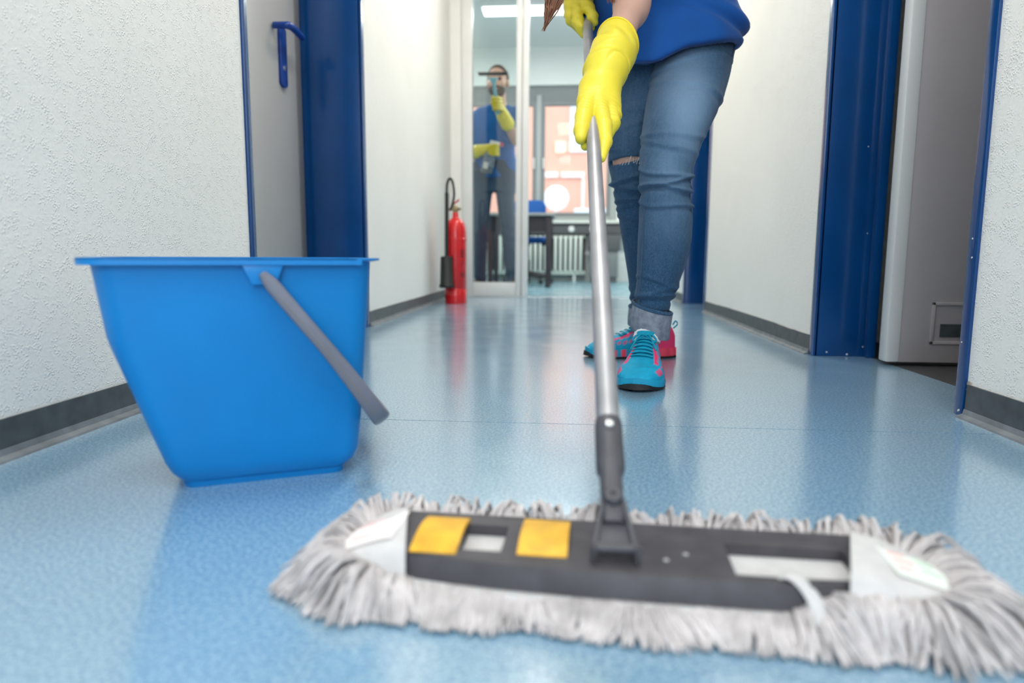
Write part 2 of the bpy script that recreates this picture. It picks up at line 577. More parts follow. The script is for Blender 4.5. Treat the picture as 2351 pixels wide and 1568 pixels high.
def lever_handle(root, x, y, z, out, ydir, name='door_handle', pw=0.018, nz=0.03, ny=0.0):
    """plate on a leaf face at x, lever pointing to ydir, out = +-1 away from the leaf"""
    b = MB()
    pl = []
    for k in range(24):
        a = 2 * math.pi * k / 24
        pl.append((pw * math.cos(a), 0.018 * math.sin(a) + (0.075 if math.sin(a) > 0 else -0.105)))
    rs = [[(x + out * d, y + s * p, z + q) for p, q in pl] for d, s in ((0, 1), (0.009, 1), (0.011, 0.85))]
    b.rings(rs)
    yn = y + ny
    pth = smooth_path([(x + out * 0.006, yn, z + nz), (x + out * 0.042, yn, z + nz), (x + out * 0.060, yn + ydir * 0.016, z + nz + 0.001), (x + out * 0.061, yn + ydir * 0.06, z + nz), (x + out * 0.058, yn + ydir * 0.125, z + nz - 0.003)], 18)
    b.tube(pth, [0.0120] * 6 + [0.0135] * 12, 12)
    h = b.build(name, M['blue_handle'], root, smooth=True)
    MB().lathe([(0.001, 0), (0.0085, 0), (0.0085, 0.004), (0.001, 0.005)], seg=16, M=frame_m((x + out * 0.010, y, z - 0.055), (0, 1, 0), (0, 0, 1), (out, 0, 0))).build('key_cylinder', M['chrome'], h, smooth=True)
    return h

M['blue_handle'] = mat('blue_plastic_handle', (0.004, 0.045, 0.27), 0.25)

d1 = S(empty('door_1', (XLB, 2.2, 0)))
door_frame(d1, XL, XLB, 1.730, 2.718, 1)
box('door_leaf', (-1.098, 1.735, 0.008), (-1.052, 2.648, 2.035), M['door_grey'], d1, 0.003)
b = MB(); b.box((-1.098, 2.650, 0.008), (-1.050, 2.672, 2.035)); b.box((-1.098, 2.676, 0.008), (-1.058, 2.716, 2.035))
b.build('leaf_edge', M['door_edge'], d1, bevel=0.002)
lever_handle(d1, -1.052, 2.515, 1.035, 1, 1, pw=0.030, nz=0.074, ny=-0.072)

d2 = S(empty('door_2', (XRB, 1.7, 0)))
door_frame(d2, XR, XRB, 1.338, 2.090, -1)
b = MB(); b.box((0.905, 2.060, 0.0), (0.930, 2.090, 2.04)); b.build('door_stop', M['blue_paint'], d2, bevel=0.002)
leaf = box('door_leaf', (0.930, 1.925, 0.010), (1.66, 1.965, 2.035), M['door_lilac'], d2, 0.003)
box('leaf_edge', (0.896, 1.922, 0.010), (0.932, 1.968, 2.035), M['alu'], d2, 0.006)
b = MB()
b.box((1.010, 1.921, 0.062), (1.36, 1.926, 0.070)); b.box((1.010, 1.921, 0.170), (1.36, 1.926, 0.178)); b.box((1.010, 1.921, 0.062), (1.018, 1.926, 0.178)); b.box((1.352, 1.921, 0.062), (1.36, 1.926, 0.178))
v = b.build('vent_plate', M['door_lilac'], d2, bevel=0.001)
box('vent_opening', (1.035, 1.9225, 0.082), (1.33, 1.9262, 0.118), M['kerb'], d2)

d3 = S(empty('door_3', (XRB, 4.0, 0)))
door_frame(d3, XR, XRB, 3.722, 4.345, -1)
box('door_leaf', (0.895, 3.724, 0.008), (0.935, 4.343, 2.035), M['blue_paint'], d3, 0.003)
lever_handle(d3, 0.895, 4.25, 1.05, -1, -1)

# chips in the paint, and broken plaster at the foot of the near jamb
M['bare'] = noisy('bare_plaster', (0.45, 0.38, 0.33), 0.4, 60, 0.9)
M['chip'] = mat('bare_primer', (0.62, 0.62, 0.62), 0.7)
def chip(parent, c, n, r, m):
    n = v3(n); u_ = np.cross(n, (0.3, 0.2, 1.0)); u_ /= np.linalg.norm(u_); w_ = np.cross(n, u_)
    k = 9; rr = [r * random.uniform(0.6, 1.2) for _ in range(k)]
    ring = lambda sc, h_: [v3(c) + n * h_ + sc * rr[j] * (math.cos(6.283 * j / k) * u_ + 0.8 * math.sin(6.283 * j / k) * w_) for j in range(k)]
    MB().rings([ring(1, -0.0004), ring(0.9, 0.0006)]).build('paint_chip', m, parent)
for (x, z, r) in ((0.80, 0.012, 0.0035), (0.86, 0.006, 0.004), (0.905, 0.03, 0.003), (0.88, 0.62, 0.0022), (0.895, 0.37, 0.002)):
    chip(d2, (x, 2.090, z), (0, -1, 0), r, M['chip'])
for (y, z, r) in ((1.322, 0.30, 0.003), (1.325, 0.335, 0.0025), (1.320, 0.010, 0.004), (1.33, 0.14, 0.002)):
    chip(d2, (XR - 0.006, y, z), (-1, 0, 0), r, M['chip'])
for k in range(7):
    chip(d2, (XR - 0.0006, 1.300 + random.uniform(-0.006, 0.004), 0.004 + 0.010 * k), (-1, 0, 0), random.uniform(0.005, 0.009), M['bare'])

# glass partition
w1 = S(empty('window_1', (-0.5, YP, 0)))
box('post', (-0.735, YP - 0.035, 0), (-0.662, YP + 0.035, ZC), M['alu'], w1, 0.004)
box('post', (-0.352, YP - 0.035, 0), (-0.312, YP + 0.035, ZC), M['alu'], w1, 0.004)
box('post', (-0.308, YP - 0.045, 0), (-0.265, YP + 0.045, ZC), M['alu'], w1, 0.004)
box('bottom_rail', (-0.662, YP - 0.03, 0.004), (-0.352, YP + 0.03, 0.104), M['alu'], w1, 0.004)
box('top_rail', (-0.662, YP - 0.03, 2.55), (-0.352, YP + 0.03, ZC), M['alu'], w1, 0.004)
box('glass_pane', (-0.662, YP - 0.004, 0.104), (-0.352, YP + 0.004, 2.55), M['glass'], w1)
box('side_panel', (XL, YP - 0.02, 0), (-0.735, YP + 0.02, ZC), M['wall'], w1)

# office window
M['win_frame'] = mat('grey_window_frame', (0.20, 0.21, 0.215), 0.45)
M['win_frame_light'] = mat('light_grey_post', (0.36, 0.38, 0.375), 0.45)
M['sill'] = mat('window_sill', (0.70, 0.71, 0.66), 0.5)
w2 = S(empty('window_2', (-0.5, YB, WZ0)))
yf0, yf1 = YB + 0.03, YB + 0.11
box('head_panel', (WX0, yf0, 2.06), (WX1, yf1, WZ1), M['win_frame'], w2, 0.004)
box('bottom_frame', (WX0, yf0, WZ0), (WX1, yf1, 0.765), M['win_frame_light'], w2, 0.004)
box('mullion', (-0.345, yf0 - 0.02, WZ0), (-0.29, yf1, 2.13), M['win_frame_light'], w2, 0.004)
for (x0, x1) in ((-1.40, -0.345), (-0.29, 0.52)):
    c = MB()
    c.box((x0, yf0 - 0.01, 0.765), (x0 + 0.045, yf1 - 0.02, 2.06)); c.box((x1 - 0.045, yf0 - 0.01, 0.765), (x1, yf1 - 0.02, 2.06))
    c.box((x0 + 0.045, yf0 - 0.01, 0.765), (x1 - 0.045, yf1 - 0.02, 0.80)); c.box((x0 + 0.045, yf0 - 0.01, 2.015), (x1 - 0.045, yf1 - 0.02, 2.06))
    s = c.build('casement', M['win_frame'], w2)
    box('pane', (x0 + 0.045, yf0 + 0.03, 0.80), (x1 - 0.045, yf0 + 0.036, 2.015), M['pane'], s)
    MB().tube([(x0 + (0.03 if x0 > -1 else 1.03), yf0 - 0.03, 1.30), (x0 + (0.03 if x0 > -1 else 1.03), yf0 - 0.03, 1.42)], 0.010, 8).build('window_handle', M['alu'], s, smooth=True)
box('mullion', (0.52, yf0 - 0.02, WZ0), (WX1, yf1, 2.13), M['win_frame_light'], w2, 0.004)
box('mullion', (WX0, yf0 - 0.02, WZ0), (-1.40, yf1, 2.13), M['win_frame_light'], w2, 0.004)
box('window_sill', (WX0 - 0.05, YB - 0.20, 0.665), (0.9, YB + 0.03, 0.70), M['sill'], w2, 0.004)

# ------------------------------------------------------------------ ceiling lamps
def ceiling_lamp(x, y, lx, ly, power, color, label):
    r = empty('ceiling_lamp', (x, y, ZC), label, 'lamp', 'ceiling lamps')
    b = MB(); b.box((x - lx / 2 - 0.02, y - ly / 2 - 0.02, ZC - 0.05), (x + lx / 2 + 0.02, y + ly / 2 + 0.02, ZC))
    b.build('housing', M['lamp_body'], r, bevel=0.004)
    b = MB(); b.box((x - lx / 2, y - ly / 2, ZC - 0.066), (x + lx / 2, y + ly / 2, ZC - 0.051))
    b.build('diffuser', M['lamp'], r, bevel=0.005)
    l = area_light('lamp_light', (x, y, ZC - 0.075), (0, 0, 0), (lx, ly), power, color)

for i, (x, y, p, c) in enumerate(CEILING_LAMPS):
    ceiling_lamp(x, y, 0.25, 1.2, p, c, ['long ceiling lamp over the corridor behind the camera', 'long ceiling lamp over the corridor above the blue bucket', 'long ceiling lamp over the corridor before the glass partition'][i])
for (x, y, p, lb) in OFFICE_LAMPS:
    ceiling_lamp(x, y, 1.06, 0.20, p, (0.94, 1.0, 0.97), lb)

# ------------------------------------------------------------------ blue bucket
M['bucket'] = noisy('blue_bucket_plastic', (0.000, 0.208, 0.575), 0.05, 9, 0.36, bscale=60, bstr=0.05, bdist=0.0005)
M['bucket_handle'] = noisy('grey_handle_plastic', (0.165, 0.175, 0.225), 0.06, 20, 0.38)
def rrect(x0, x1, y0, y1, r, z, n=6):
    pts = []
    for cx, cy, a0 in ((x1 - r, y0 + r, -90), (x1 - r, y1 - r, 0), (x0 + r, y1 - r, 90), (x0 + r, y0 + r, 180)):
        for k in range(n + 1):
            a = math.radians(a0 + 90 * k / n)
            pts.append((cx + r * math.cos(a), cy + r * math.sin(a), z))
    return pts
BA = math.radians(25.43)
BM = rotz(BA, (-0.489, 0.783, 0))
bk = empty('bucket', BM[:3, :3] @ np.array([0.11, 0.1, 0]) + BM[:3, 3], 'blue plastic mop bucket with slanted side standing on the corridor floor', 'bucket')
def bprof(z):
    x0 = np.interp(z, [0.009, 0.02, 0.035, 0.185, 0.200, 0.291], [0.006, -0.003, -0.010, -0.0585, -0.0625, -0.0735])
    x1 = np.interp(z, [0.009, 0.02, 0.035, 0.146, 0.291], [0.218, 0.229, 0.2345, 0.243, 0.2525])
    y0 = np.interp(z, [0.009, 0.02, 0.035, 0.291], [0.006, 0.000, -0.004, -0.030])
    y1 = np.interp(z, [0.009, 0.02, 0.035, 0.291], [0.184, 0.190, 0.194, 0.222])
    return x0, x1, y0, y1
zs = [0.009, 0.013, 0.02, 0.027, 0.035, 0.07, 0.11, 0.15, 0.175, 0.185, 0.192, 0.200, 0.215, 0.25, 0.291]
rs = [rrect(0.010, 0.214, 0.010, 0.180, 0.018, 0.0), rrect(0.008, 0.215, 0.008, 0.181, 0.018, 0.0085)]
for z in zs:
    x0, x1, y0, y1 = bprof(z)
    rs.append(rrect(x0, x1, y0, y1, np.interp(z, [0, 0.3], [0.022, 0.03]), z))
t = 0.003
for z in zs[::-1][:-2]:
    x0, x1, y0, y1 = bprof(z)
    rs.append(rrect(x0 + t, x1 - t, y0 + t, y1 - t, np.interp(z, [0, 0.3], [0.02, 0.028]), z))
bb = MB().rings(rs, M=BM).build('body', M['bucket'], bk, smooth=True, auto=50)
# rim: thin lip all round, deeper skirt except at the pouring end
x0, x1, y0, y1 = bprof(0.291)
o = 0.0125
rm = MB()
rm.rings([rrect(x0 - o, x1 + 0.011, y0 - o, y1 + o, 0.034, 0.2925), rrect(x0 - o, x1 + 0.011, y0 - o, y1 + o, 0.034, 0.2950), rrect(x0 + 0.001, x1 - 0.001, y0 + 0.001, y1 - 0.001, 0.028, 0.2950), rrect(x0 + 0.001, x1 - 0.001, y0 + 0.001, y1 - 0.001, 0.028, 0.2900)], M=BM, closed=True)
def upath(off, z, xe=0.236, n=6):
    r = 0.034
    pts = [(xe, y0 - off, z)]
    for cx, cy, a0 in ((x0 - off + r, y0 - off + r, 270), (x0 - off + r, y1 + off - r, 180)):
        for k in range(n + 1):
            a = math.radians(a0 - 90 * k / n)
            pts.append((cx + r * math.cos(a), cy + r * math.sin(a), z))
    pts.append((xe, y1 + off, z))
    return pts
A_, B_ = upath(o, 0.2865), upath(o, 0.2945)
C_, D_ = upath(o - 0.003, 0.2945), upath(o - 0.003, 0.2865)
rm.rings([[A_[i], B_[i], C_[i], D_[i]] for i in range(len(A_))], M=BM)
rm.build('rim', M['bucket'], bb, smooth=True, auto=40)
for side in (0, 1):
    b = MB()
    ys = (-0.0405, -0.024) if side == 0 else (0.216, 0.2325)
    pl = [(0.092, 0.2875), (0.141, 0.2875), (0.1310, 0.262), (0.103, 0.262)]
    b.rings([[(p, ys[0], q) for p, q in pl], [(p, ys[1], q) for p, q in pl]], M=BM)
    b.build('handle_boss', M['bucket'], bb, bevel=0.0022)
hp = [(0.115, -0.046, 0.277), (0.151, -0.050, 0.230), (0.194, -0.052, 0.174), (0.232, -0.049, 0.120), (0.252, -0.038, 0.090), (0.262, -0.012, 0.077), (0.268, 0.04, 0.071), (0.270, 0.096, 0.069),
      (0.268, 0.15, 0.071), (0.262, 0.204, 0.077), (0.250, 0.230, 0.091), (0.228, 0.241, 0.118), (0.190, 0.244, 0.172), (0.150, 0.242, 0.229), (0.115, 0.238, 0.277)]
hp = smooth_path(hp, 80)
ha = np.array([0.135, 0, -0.19]); ha /= np.linalg.norm(ha)
N_ = np.cross(ha, np.array([0, 1.0, 0]))
prof_w = [np.interp(min(i, 79 - i), [0, 1, 2, 10, 16, 26, 34, 40], [0.0040, 0.0078, 0.0092, 0.0092, 0.0108, 0.0128, 0.0125, 0.0125]) for i in range(80)]
b = MB()
rs = []
for i, p in enumerate(hp):
    tt = hp[min(i + 1, 79)] - hp[max(i - 1, 0)]; tt /= np.linalg.norm(tt)
    aa = np.cross(N_, tt); aa /= np.linalg.norm(aa); nn = np.cross(tt, aa)
    rs.append([p + 0.0052 * np.sign(math.cos(q)) * abs(math.cos(q)) ** 0.7 * aa + prof_w[i] * np.sign(math.sin(q)) * abs(math.sin(q)) ** 0.8 * nn for q in (2 * math.pi * j / 16 for j in range(16))])
hd = b.rings(rs, M=BM).build('carry_handle', M['bucket_handle'], bk, smooth=True, auto=60)
for s_ in (0, 1):
    g = MB()
    seg = hp[3:26] if s_ == 0 else hp[54:77]
    off = np.array([0, -0.0048 if s_ == 0 else 0.0048, 0])
    g.tube([p + off - N_ * 0.0025 for p in seg], [0.0004] + [0.0011] * 21 + [0.0004], 6, M=BM)
    g.build('handle_groove', M['door_edge'], hd, smooth=True)

# ------------------------------------------------------------------ flat mop
M['mop_plate'] = noisy('dark_grey_mop_plastic', (0.058, 0.054, 0.064), 0.22, 35, 0.5, bscale=300, bstr=0.1, bdist=0.0004)
M['mop_joint'] = noisy('charcoal_joint_plastic', (0.066, 0.064, 0.078), 0.12, 30, 0.42)
M['mop_yellow'] = noisy('worn_yellow_plastic', (0.74, 0.40, 0.018), 0.18, 45, 0.42)
M['mop_fabric'] = noisy('white_mop_cloth', (0.60, 0.59, 0.595), 0.06, 60, 0.9, bscale=700, bstr=0.3, bdist=0.0005)
M['yarn'] = noisy('dusty_white_yarn', (0.55, 0.515, 0.52), 0.25, 38, 0.95, bscale=900, bstr=0.6, bdist=0.0008)
M['label_red'] = noisy('faded_red_print_label', (0.86, 0.80, 0.80), 0.03, 40, 0.8)
M['label_green'] = noisy('faded_green_print_label', (0.80, 0.84, 0.80), 0.03, 40, 0.8)
M['faded_red'] = mat('faded_red_ink', (0.80, 0.50, 0.50), 0.8)
M['faded_green'] = mat('faded_green_ink', (0.56, 0.76, 0.60), 0.8)
M['pole'] = noisy('dull_aluminium_pole', (0.42, 0.415, 0.435), 0.14, 14, 0.46, metal=0.75, stretch=(1, 1, 1))
MA = math.radians(-3.06)
MM = rotz(MA, (0.09, 0.57, 0))
mp = empty('flat_mop', (0.09, 0.57, 0), 'flat floor mop with grey pole, dark plate, yellow clips and white yarn fringe', 'mop')

def plate_with_holes(xs, ys, hole, z0, z1):
    vs, idx, fs = [], {}, []
    def vid(i, j, k):
        if (i, j, k) not in idx:
            idx[(i, j, k)] = len(vs); vs.append([xs[i], ys[j], z1 if k else z0])
        return idx[(i, j, k)]
    solid = lambda i, j: 0 <= i < len(xs) - 1 and 0 <= j < len(ys) - 1 and not hole(i, j)
    for i in range(len(xs) - 1):
        for j in range(len(ys) - 1):
            if not solid(i, j): continue
            fs.append((vid(i, j, 1), vid(i + 1, j, 1), vid(i + 1, j + 1, 1), vid(i, j + 1, 1)))
            fs.append((vid(i, j, 0), vid(i, j + 1, 0), vid(i + 1, j + 1, 0), vid(i + 1, j, 0)))
            if not solid(i, j - 1): fs.append((vid(i, j, 0), vid(i + 1, j, 0), vid(i + 1, j, 1), vid(i, j, 1)))
            if not solid(i, j + 1): fs.append((vid(i + 1, j + 1, 0), vid(i, j + 1, 0), vid(i, j + 1, 1), vid(i + 1, j + 1, 1)))
            if not solid(i - 1, j): fs.append((vid(i, j + 1, 0), vid(i, j, 0), vid(i, j, 1), vid(i, j + 1, 1)))
            if not solid(i + 1, j): fs.append((vid(i + 1, j, 0), vid(i + 1, j + 1, 0), vid(i + 1, j + 1, 1), vid(i + 1, j, 1)))
    return vs, fs
pxs = [-0.255, -0.225, -0.182, -0.142, -0.05, 0.057, 0.11, 0.16, 0.182]
pys = [-0.049, -0.030, -0.015, 0.031, 0.041, 0.066]
def hole(i, j):
    x = (pxs[i] + pxs[i + 1]) / 2; y = (pys[j] + pys[j + 1]) / 2
    return (-0.182 < x < -0.142 and -0.015 < y < 0.041) or (0.057 < x < 0.16 and -0.030 < y < 0.031)
vs, fs = plate_with_holes(pxs, pys, hole, 0.020, 0.040)
for p in vs:
    if p[1] < -0.04:
        p[1] += np.interp(p[0], [-0.255, -0.182, -0.142, -0.05, 0.11, 0.182], [0.018, 0.008, 0.004, 0, 0, 0.020])
        if p[2] > 0.03: p[1] += 0.007
pm = MB().add(vs, fs, MM).build('plate', M['mop_plate'], mp, bevel=0.0018)
# fabric pad below
pad = MB()
def outline(x0, x1, y0, y1, r, z): return rrect(x0, x1, y0, y1, r, z, 6)
pad.rings([outline(-0.300, 0.245, -0.050, 0.078, 0.05, 0.003), outline(-0.308, 0.252, -0.055, 0.084, 0.055, 0.010), outline(-0.300, 0.245, -0.050, 0.078, 0.05, 0.0185), outline(-0.262, 0.215, -0.034, 0.056, 0.04, 0.0205), outline(-0.250, 0.205, -0.028, 0.050, 0.035, 0.0290)], M=MM)
pad.build('pad', M['mop_fabric'], mp, smooth=True)
def arch_clip(x0, x1, ya, yb, zb, lift):
    n = 10; rs = []
    for k in range(n + 1):
        s = k / n; y = ya + (yb - ya) * s
        z = zb + lift * math.sin(math.pi * (0.12 + 0.62 * s))
        rs.append([(x0, y, z - 0.004), (x1, y, z - 0.004), (x1, y, z), (x0, y, z)])
    return MB().rings(rs, M=MM)
arch_clip(-0.222, -0.180, -0.027, 0.043, 0.0365, 0.012).build('clip', M['mop_yellow'], mp, smooth=True, auto=35)
arch_clip(-0.127, -0.083, -0.020, 0.049, 0.0365, 0.012).build('clip', M['mop_yellow'], mp, smooth=True, auto=35)
# pockets of cloth that hold the plate ends
def pocket(side):
    xi, xo = (-0.232, -0.305) if side < 0 else (0.156, 0.250)
    n, m = 10, 12
    top, bot = [], []
    sl = -0.26 if side < 0 else 0.34
    for i in range(n + 1):
        s = i / n; x_ = xi + (xo - xi) * s
        hw0, hw1 = -0.042 + 0.012 * s ** 2, 0.075 - 0.034 * s ** 2
        if side > 0: hw0, hw1 = -0.052 + 0.014 * s ** 2, 0.078 - 0.03 * s ** 2
        rt, rb = [], []
        for j in range(m + 1):
            q = j / m; y = hw0 + (hw1 - hw0) * q
            hump = math.sin(math.pi * q) ** 0.22 if 0 < q < 1 else 0
            z = 0.020 + (0.0255 * (1 - s ** 1.6) + 0.005) * hump + 0.0012 * math.sin(9 * q + 4 * s)
            x = x_ + sl * y * (1 - s)
            rt.append((x, y, z)); rb.append((x, y, z - 0.0018))
        top.append(rt); bot.append(rb)
    vs = [p for r in top for p in r] + [p for r in bot for p in r]
    W_ = m + 1; O_ = (n + 1) * W_; fs = []
    for i in range(n):
        for j in range(m):
            a = i * W_ + j
            fs.append((a, a + 1, a + 1 + W_, a + W_)); fs.append((O_ + a, O_ + a + W_, O_ + a + 1 + W_, O_ + a + 1))
    for j in range(m):
        fs.append((j, O_ + j, O_ + j + 1, j + 1)); a = n * W_ + j; fs.append((a, a + 1, O_ + a + 1, O_ + a))
    for i in range(n):
        a = i * W_; fs.append((a, a + W_, O_ + a + W_, O_ + a)); a = i * W_ + m; fs.append((a, O_ + a, O_ + a + W_, a + W_))
    pk = MB().add(vs, fs, MM).build('pocket', M['mop_fabric'], mp, smooth=True, auto=60)
    # washed-out print label sewn on top
    def zt(x, y):
        s = (x - xi) / (xo - xi)
        hw0, hw1 = (-0.042 + 0.012 * s ** 2, 0.075 - 0.034 * s ** 2) if side < 0 else (-0.052 + 0.014 * s ** 2, 0.078 - 0.03 * s ** 2)
        q = (y - hw0) / (hw1 - hw0)
        return 0.020 + (0.0255 * (1 - s ** 1.6) + 0.005) * math.sin(math.pi * min(max(q, 0.02), 0.98)) ** 0.22 + 0.0012 * math.sin(9 * q + 4 * s)
    def patch(xa, xb, ya, yb, lift, nx=6, ny=6):
        g = MB(); r = []
        V_ = [(xa + (xb - xa) * i / nx, ya + (yb - ya) * j / ny) for i in range(nx + 1) for j in range(ny + 1)]
        f_ = [(i * (ny + 1) + j, i * (ny + 1) + j + 1, (i + 1) * (ny + 1) + j + 1, (i + 1) * (ny + 1) + j) for i in range(nx) for j in range(ny)]
        nV = len(V_)
        f2 = [tuple(k + nV for k in reversed(f)) for f in f_]
        vv = [(x, y, zt(x, y) + lift) for x, y in V_] + [(x, y, zt(x, y) + lift - 0.0006) for x, y in V_]
        rim_i = [i * (ny + 1) for i in range(nx + 1)] + [nx * (ny + 1) + j for j in range(1, ny + 1)] + [i * (ny + 1) + ny for i in range(nx - 1, -1, -1)] + [j for j in range(ny - 1, 0, -1)]
        f3 = [(rim_i[k], rim_i[(k + 1) % len(rim_i)], rim_i[(k + 1) % len(rim_i)] + nV, rim_i[k] + nV) for k in range(len(rim_i))]
        return g.add(vv, f_ + f2 + f3, MM)
    if side < 0:
        patch(-0.290, -0.240, -0.018, 0.040, 0.0010).build('label', M['label_red'], pk, smooth=True)
        pr = MB()
        for k, (xa, xb, yy) in enumerate([(-0.284, -0.262, 0.026), (-0.284, -0.268, 0.019), (-0.284, -0.264, -0.004)]):
            q = patch(xa, xb, yy, yy + 0.003, 0.0014, 3, 1); pr.add(q.v, q.f)
        pr.build('print', M['faded_red'], pk)['kind'] = 'stuff'
    else:
        patch(0.186, 0.240, -0.022, 0.036, 0.0010).build('label', M['label_green'], pk, smooth=True)
        for mm, rows in (('faded_red', [(0.192, 0.206, 0.016), (0.192, 0.210, 0.004), (0.192, 0.204, -0.008)]), ('faded_green', [(0.214, 0.230, 0.018), (0.214, 0.226, 0.008), (0.212, 0.229, -0.004)])):
            pr = MB()
            for (xa, xb, yy) in rows:
                q = patch(xa, xb, yy, yy + 0.005, 0.0014, 3, 1); pr.add(q.v, q.f)
            pr.build('print', M[mm], pk)['kind'] = 'stuff'
pocket(-1); pocket(1)
st = MB(); st.tube(smooth_path([(0.083, -0.018, 0.021), (0.098, -0.032, 0.043), (0.112, -0.046, 0.034), (0.118, -0.060, 0.018)], 12), 0.0075, 10, flat=0.35, M=MM)
st.build('strap', M['mop_fabric'], mp, smooth=True)
# yarn fringe
fr = MB()
def perim(s):
    """root point and outward direction round the pad, s in 0..1"""
    x0, x1, y0, y1, r = -0.298, 0.243, -0.048, 0.076, 0.052
    L = [x1 - x0 - 2 * r, math.pi * r / 2, y1 - y0 - 2 * r, math.pi * r / 2] * 2
    tot = sum(L); d = s * tot
    segs = [((x0 + r, y0), (1, 0), L[0]), ((x1 - r, y0 + r), -90, L[1]), ((x1, y0 + r), (0, 1), L[2]), ((x1 - r, y1 - r), 0, L[3]),
            ((x1 - r, y1), (-1, 0), L[0]), ((x0 + r, y1 - r), 90, L[1]), ((x0, y1 - r), (0, -1), L[2]), ((x0 + r, y0 + r), 180, L[3])]
    for c, a, l in segs:
        if d <= l:
            if isinstance(a, tuple):
                return (c[0] + a[0] * d, c[1] + a[1] * d), (a[1], -a[0])
            q = math.radians(a + 90 * d / l)
            return (c[0] + r * math.cos(q), c[1] + r * math.sin(q)), (math.cos(q), math.sin(q))
        d -= l
    return (x0 + r, y0), (0, -1)
NS = 3000
ph = [random.uniform(0, 6.28) for _ in range(8)]
for k in range(NS):
    s = (k + random.random()) / NS
    (rx, ry), (dx, dy) = perim(s)
    front = max(0, -dy); back = max(0, dy); right = max(0, dx); left = max(0, -dx)
    wf = min(1, max(0, (rx + 0.26) / 0.05)) * min(1, max(0, (0.13 - rx) / 0.04))
    ln = 0.030 * front + 0.048 * back + 0.052 * right + 0.034 * left
    ln = ln * (1 + 0.22 * math.sin(38 * s * 6.28 / 2 + ph[0]) * math.sin(61 * s + ph[1])) * random.uniform(0.75, 1.2)
    sw = 0.55 * math.sin(70 * s + ph[2]) + 0.4 * math.sin(173 * s + ph[3]) + random.gauss(0, 0.22)
    tx, ty = dx - dy * sw * 0.55, dy + dx * sw * 0.55
    layer = random.random()
    z0 = 0.010 + (0.019 - 0.014 * front * wf) * layer
    lift = (1 - 0.8 * front * wf) * (0.010 + 0.016 * back * random.random() + 0.012 * (left + right) * random.random()) * layer
    pts = []
    for i in range(6):
        u_ = i / 5
        curl = 0.004 * math.sin(5 * u_ + k) * u_
        x = rx - dx * 0.012 + tx * (ln + 0.012) * u_ - ty * curl
        y = ry - dy * 0.012 + ty * (ln + 0.012) * u_ + tx * curl
        z = z0 * (1 - u_ ** 1.7) + lift * math.sin(math.pi * min(1, u_ * 1.1)) + 0.0032
        pts.append((x, y, max(z, 0.0028)))
    r_ = random.uniform(0.0013, 0.0024)
    fr.tube(pts, [r_ * 0.9, r_, r_ * 1.1, r_ * 1.05, r_ * 0.9, r_ * 0.5], 5, M=MM)
fo = fr.build('yarn_fringe', M['yarn'], mp, smooth=True)
fo['kind'] = 'stuff'

# pole with joint
P0 = np.array([0.047, 0.566, 0.055]); PD = np.array([0.000775, 0.826152, 0.563447]); PD /= np.linalg.norm(PD)
PLEN = 1.4938
PXa = np.array([1.0, 0, 0]); PYa = np.cross(PD, PXa); PXa = np.cross(PYa, PD); PXa /= np.linalg.norm(PXa); PYa /= np.linalg.norm(PYa)
if PYa[1] > 0: PYa = -PYa; PXa = -PXa
if PXa[0] < 0: PXa = -PXa
PM = frame_m(P0, PXa, PYa, PD)       # local: x right, y towards camera side, z along the pole
def pole_pt(s): return P0 + PD * s
b = MB(); b.lathe([(0.0118, 0.125), (0.0120, 0.126), (0.0120, PLEN - 0.03)], seg=28, M=PM)
pole = b.build('pole', M['pole'], mp, smooth=True)
MB().lathe([(0.0129, PLEN - 0.032), (0.0133, PLEN - 0.028), (0.0133, PLEN + 0.01), (0.008, PLEN + 0.016), (0.001, PLEN + 0.017)], seg=24, M=PM).build('end_cap', M['bucket'], pole, smooth=True)
b = MB()
sec = lambda w, d, z, r: [(p[0], p[1], z) for p in rrect(-w, w, -d, d, r, 0, 5)]
b.rings([sec(0.0098, 0.0085, 0.012, 0.004), sec(0.0103, 0.0092, 0.022, 0.005), sec(0.0103, 0.0098, 0.058, 0.006), sec(0.0108, 0.0105, 0.068, 0.007), sec(0.0135, 0.0125, 0.073, 0.009), sec(0.0138, 0.0132, 0.080, 0.010), sec(0.0138, 0.0135, 0.126, 0.011), sec(0.0132, 0.0130, 0.1335, 0.011), sec(0.0118, 0.0118, 0.1355, 0.011)], M=PM)
so = b.build('socket', M['mop_joint'], mp, smooth=True, auto=40)
def knob(name, s, r, h, m, base):
    Mk = frame_m(pole_pt(s) + PYa * base, PXa, PD, PYa)
    return MB().lathe([(r, 0), (r, h * 0.6), (r * 0.8, h), (r * 0.35, h), (r * 0.25, h * 0.7), (r * 0.05, h * 0.7)], seg=24, M=Mk).build(name, m, so, smooth=True, auto=40)
knob('bolt', 0.119, 0.0048, 0.004, M['chrome'], 0.0128)
knob('pivot_bolt', 0.036, 0.0092, 0.006, M['mop_joint'], 0.0085)
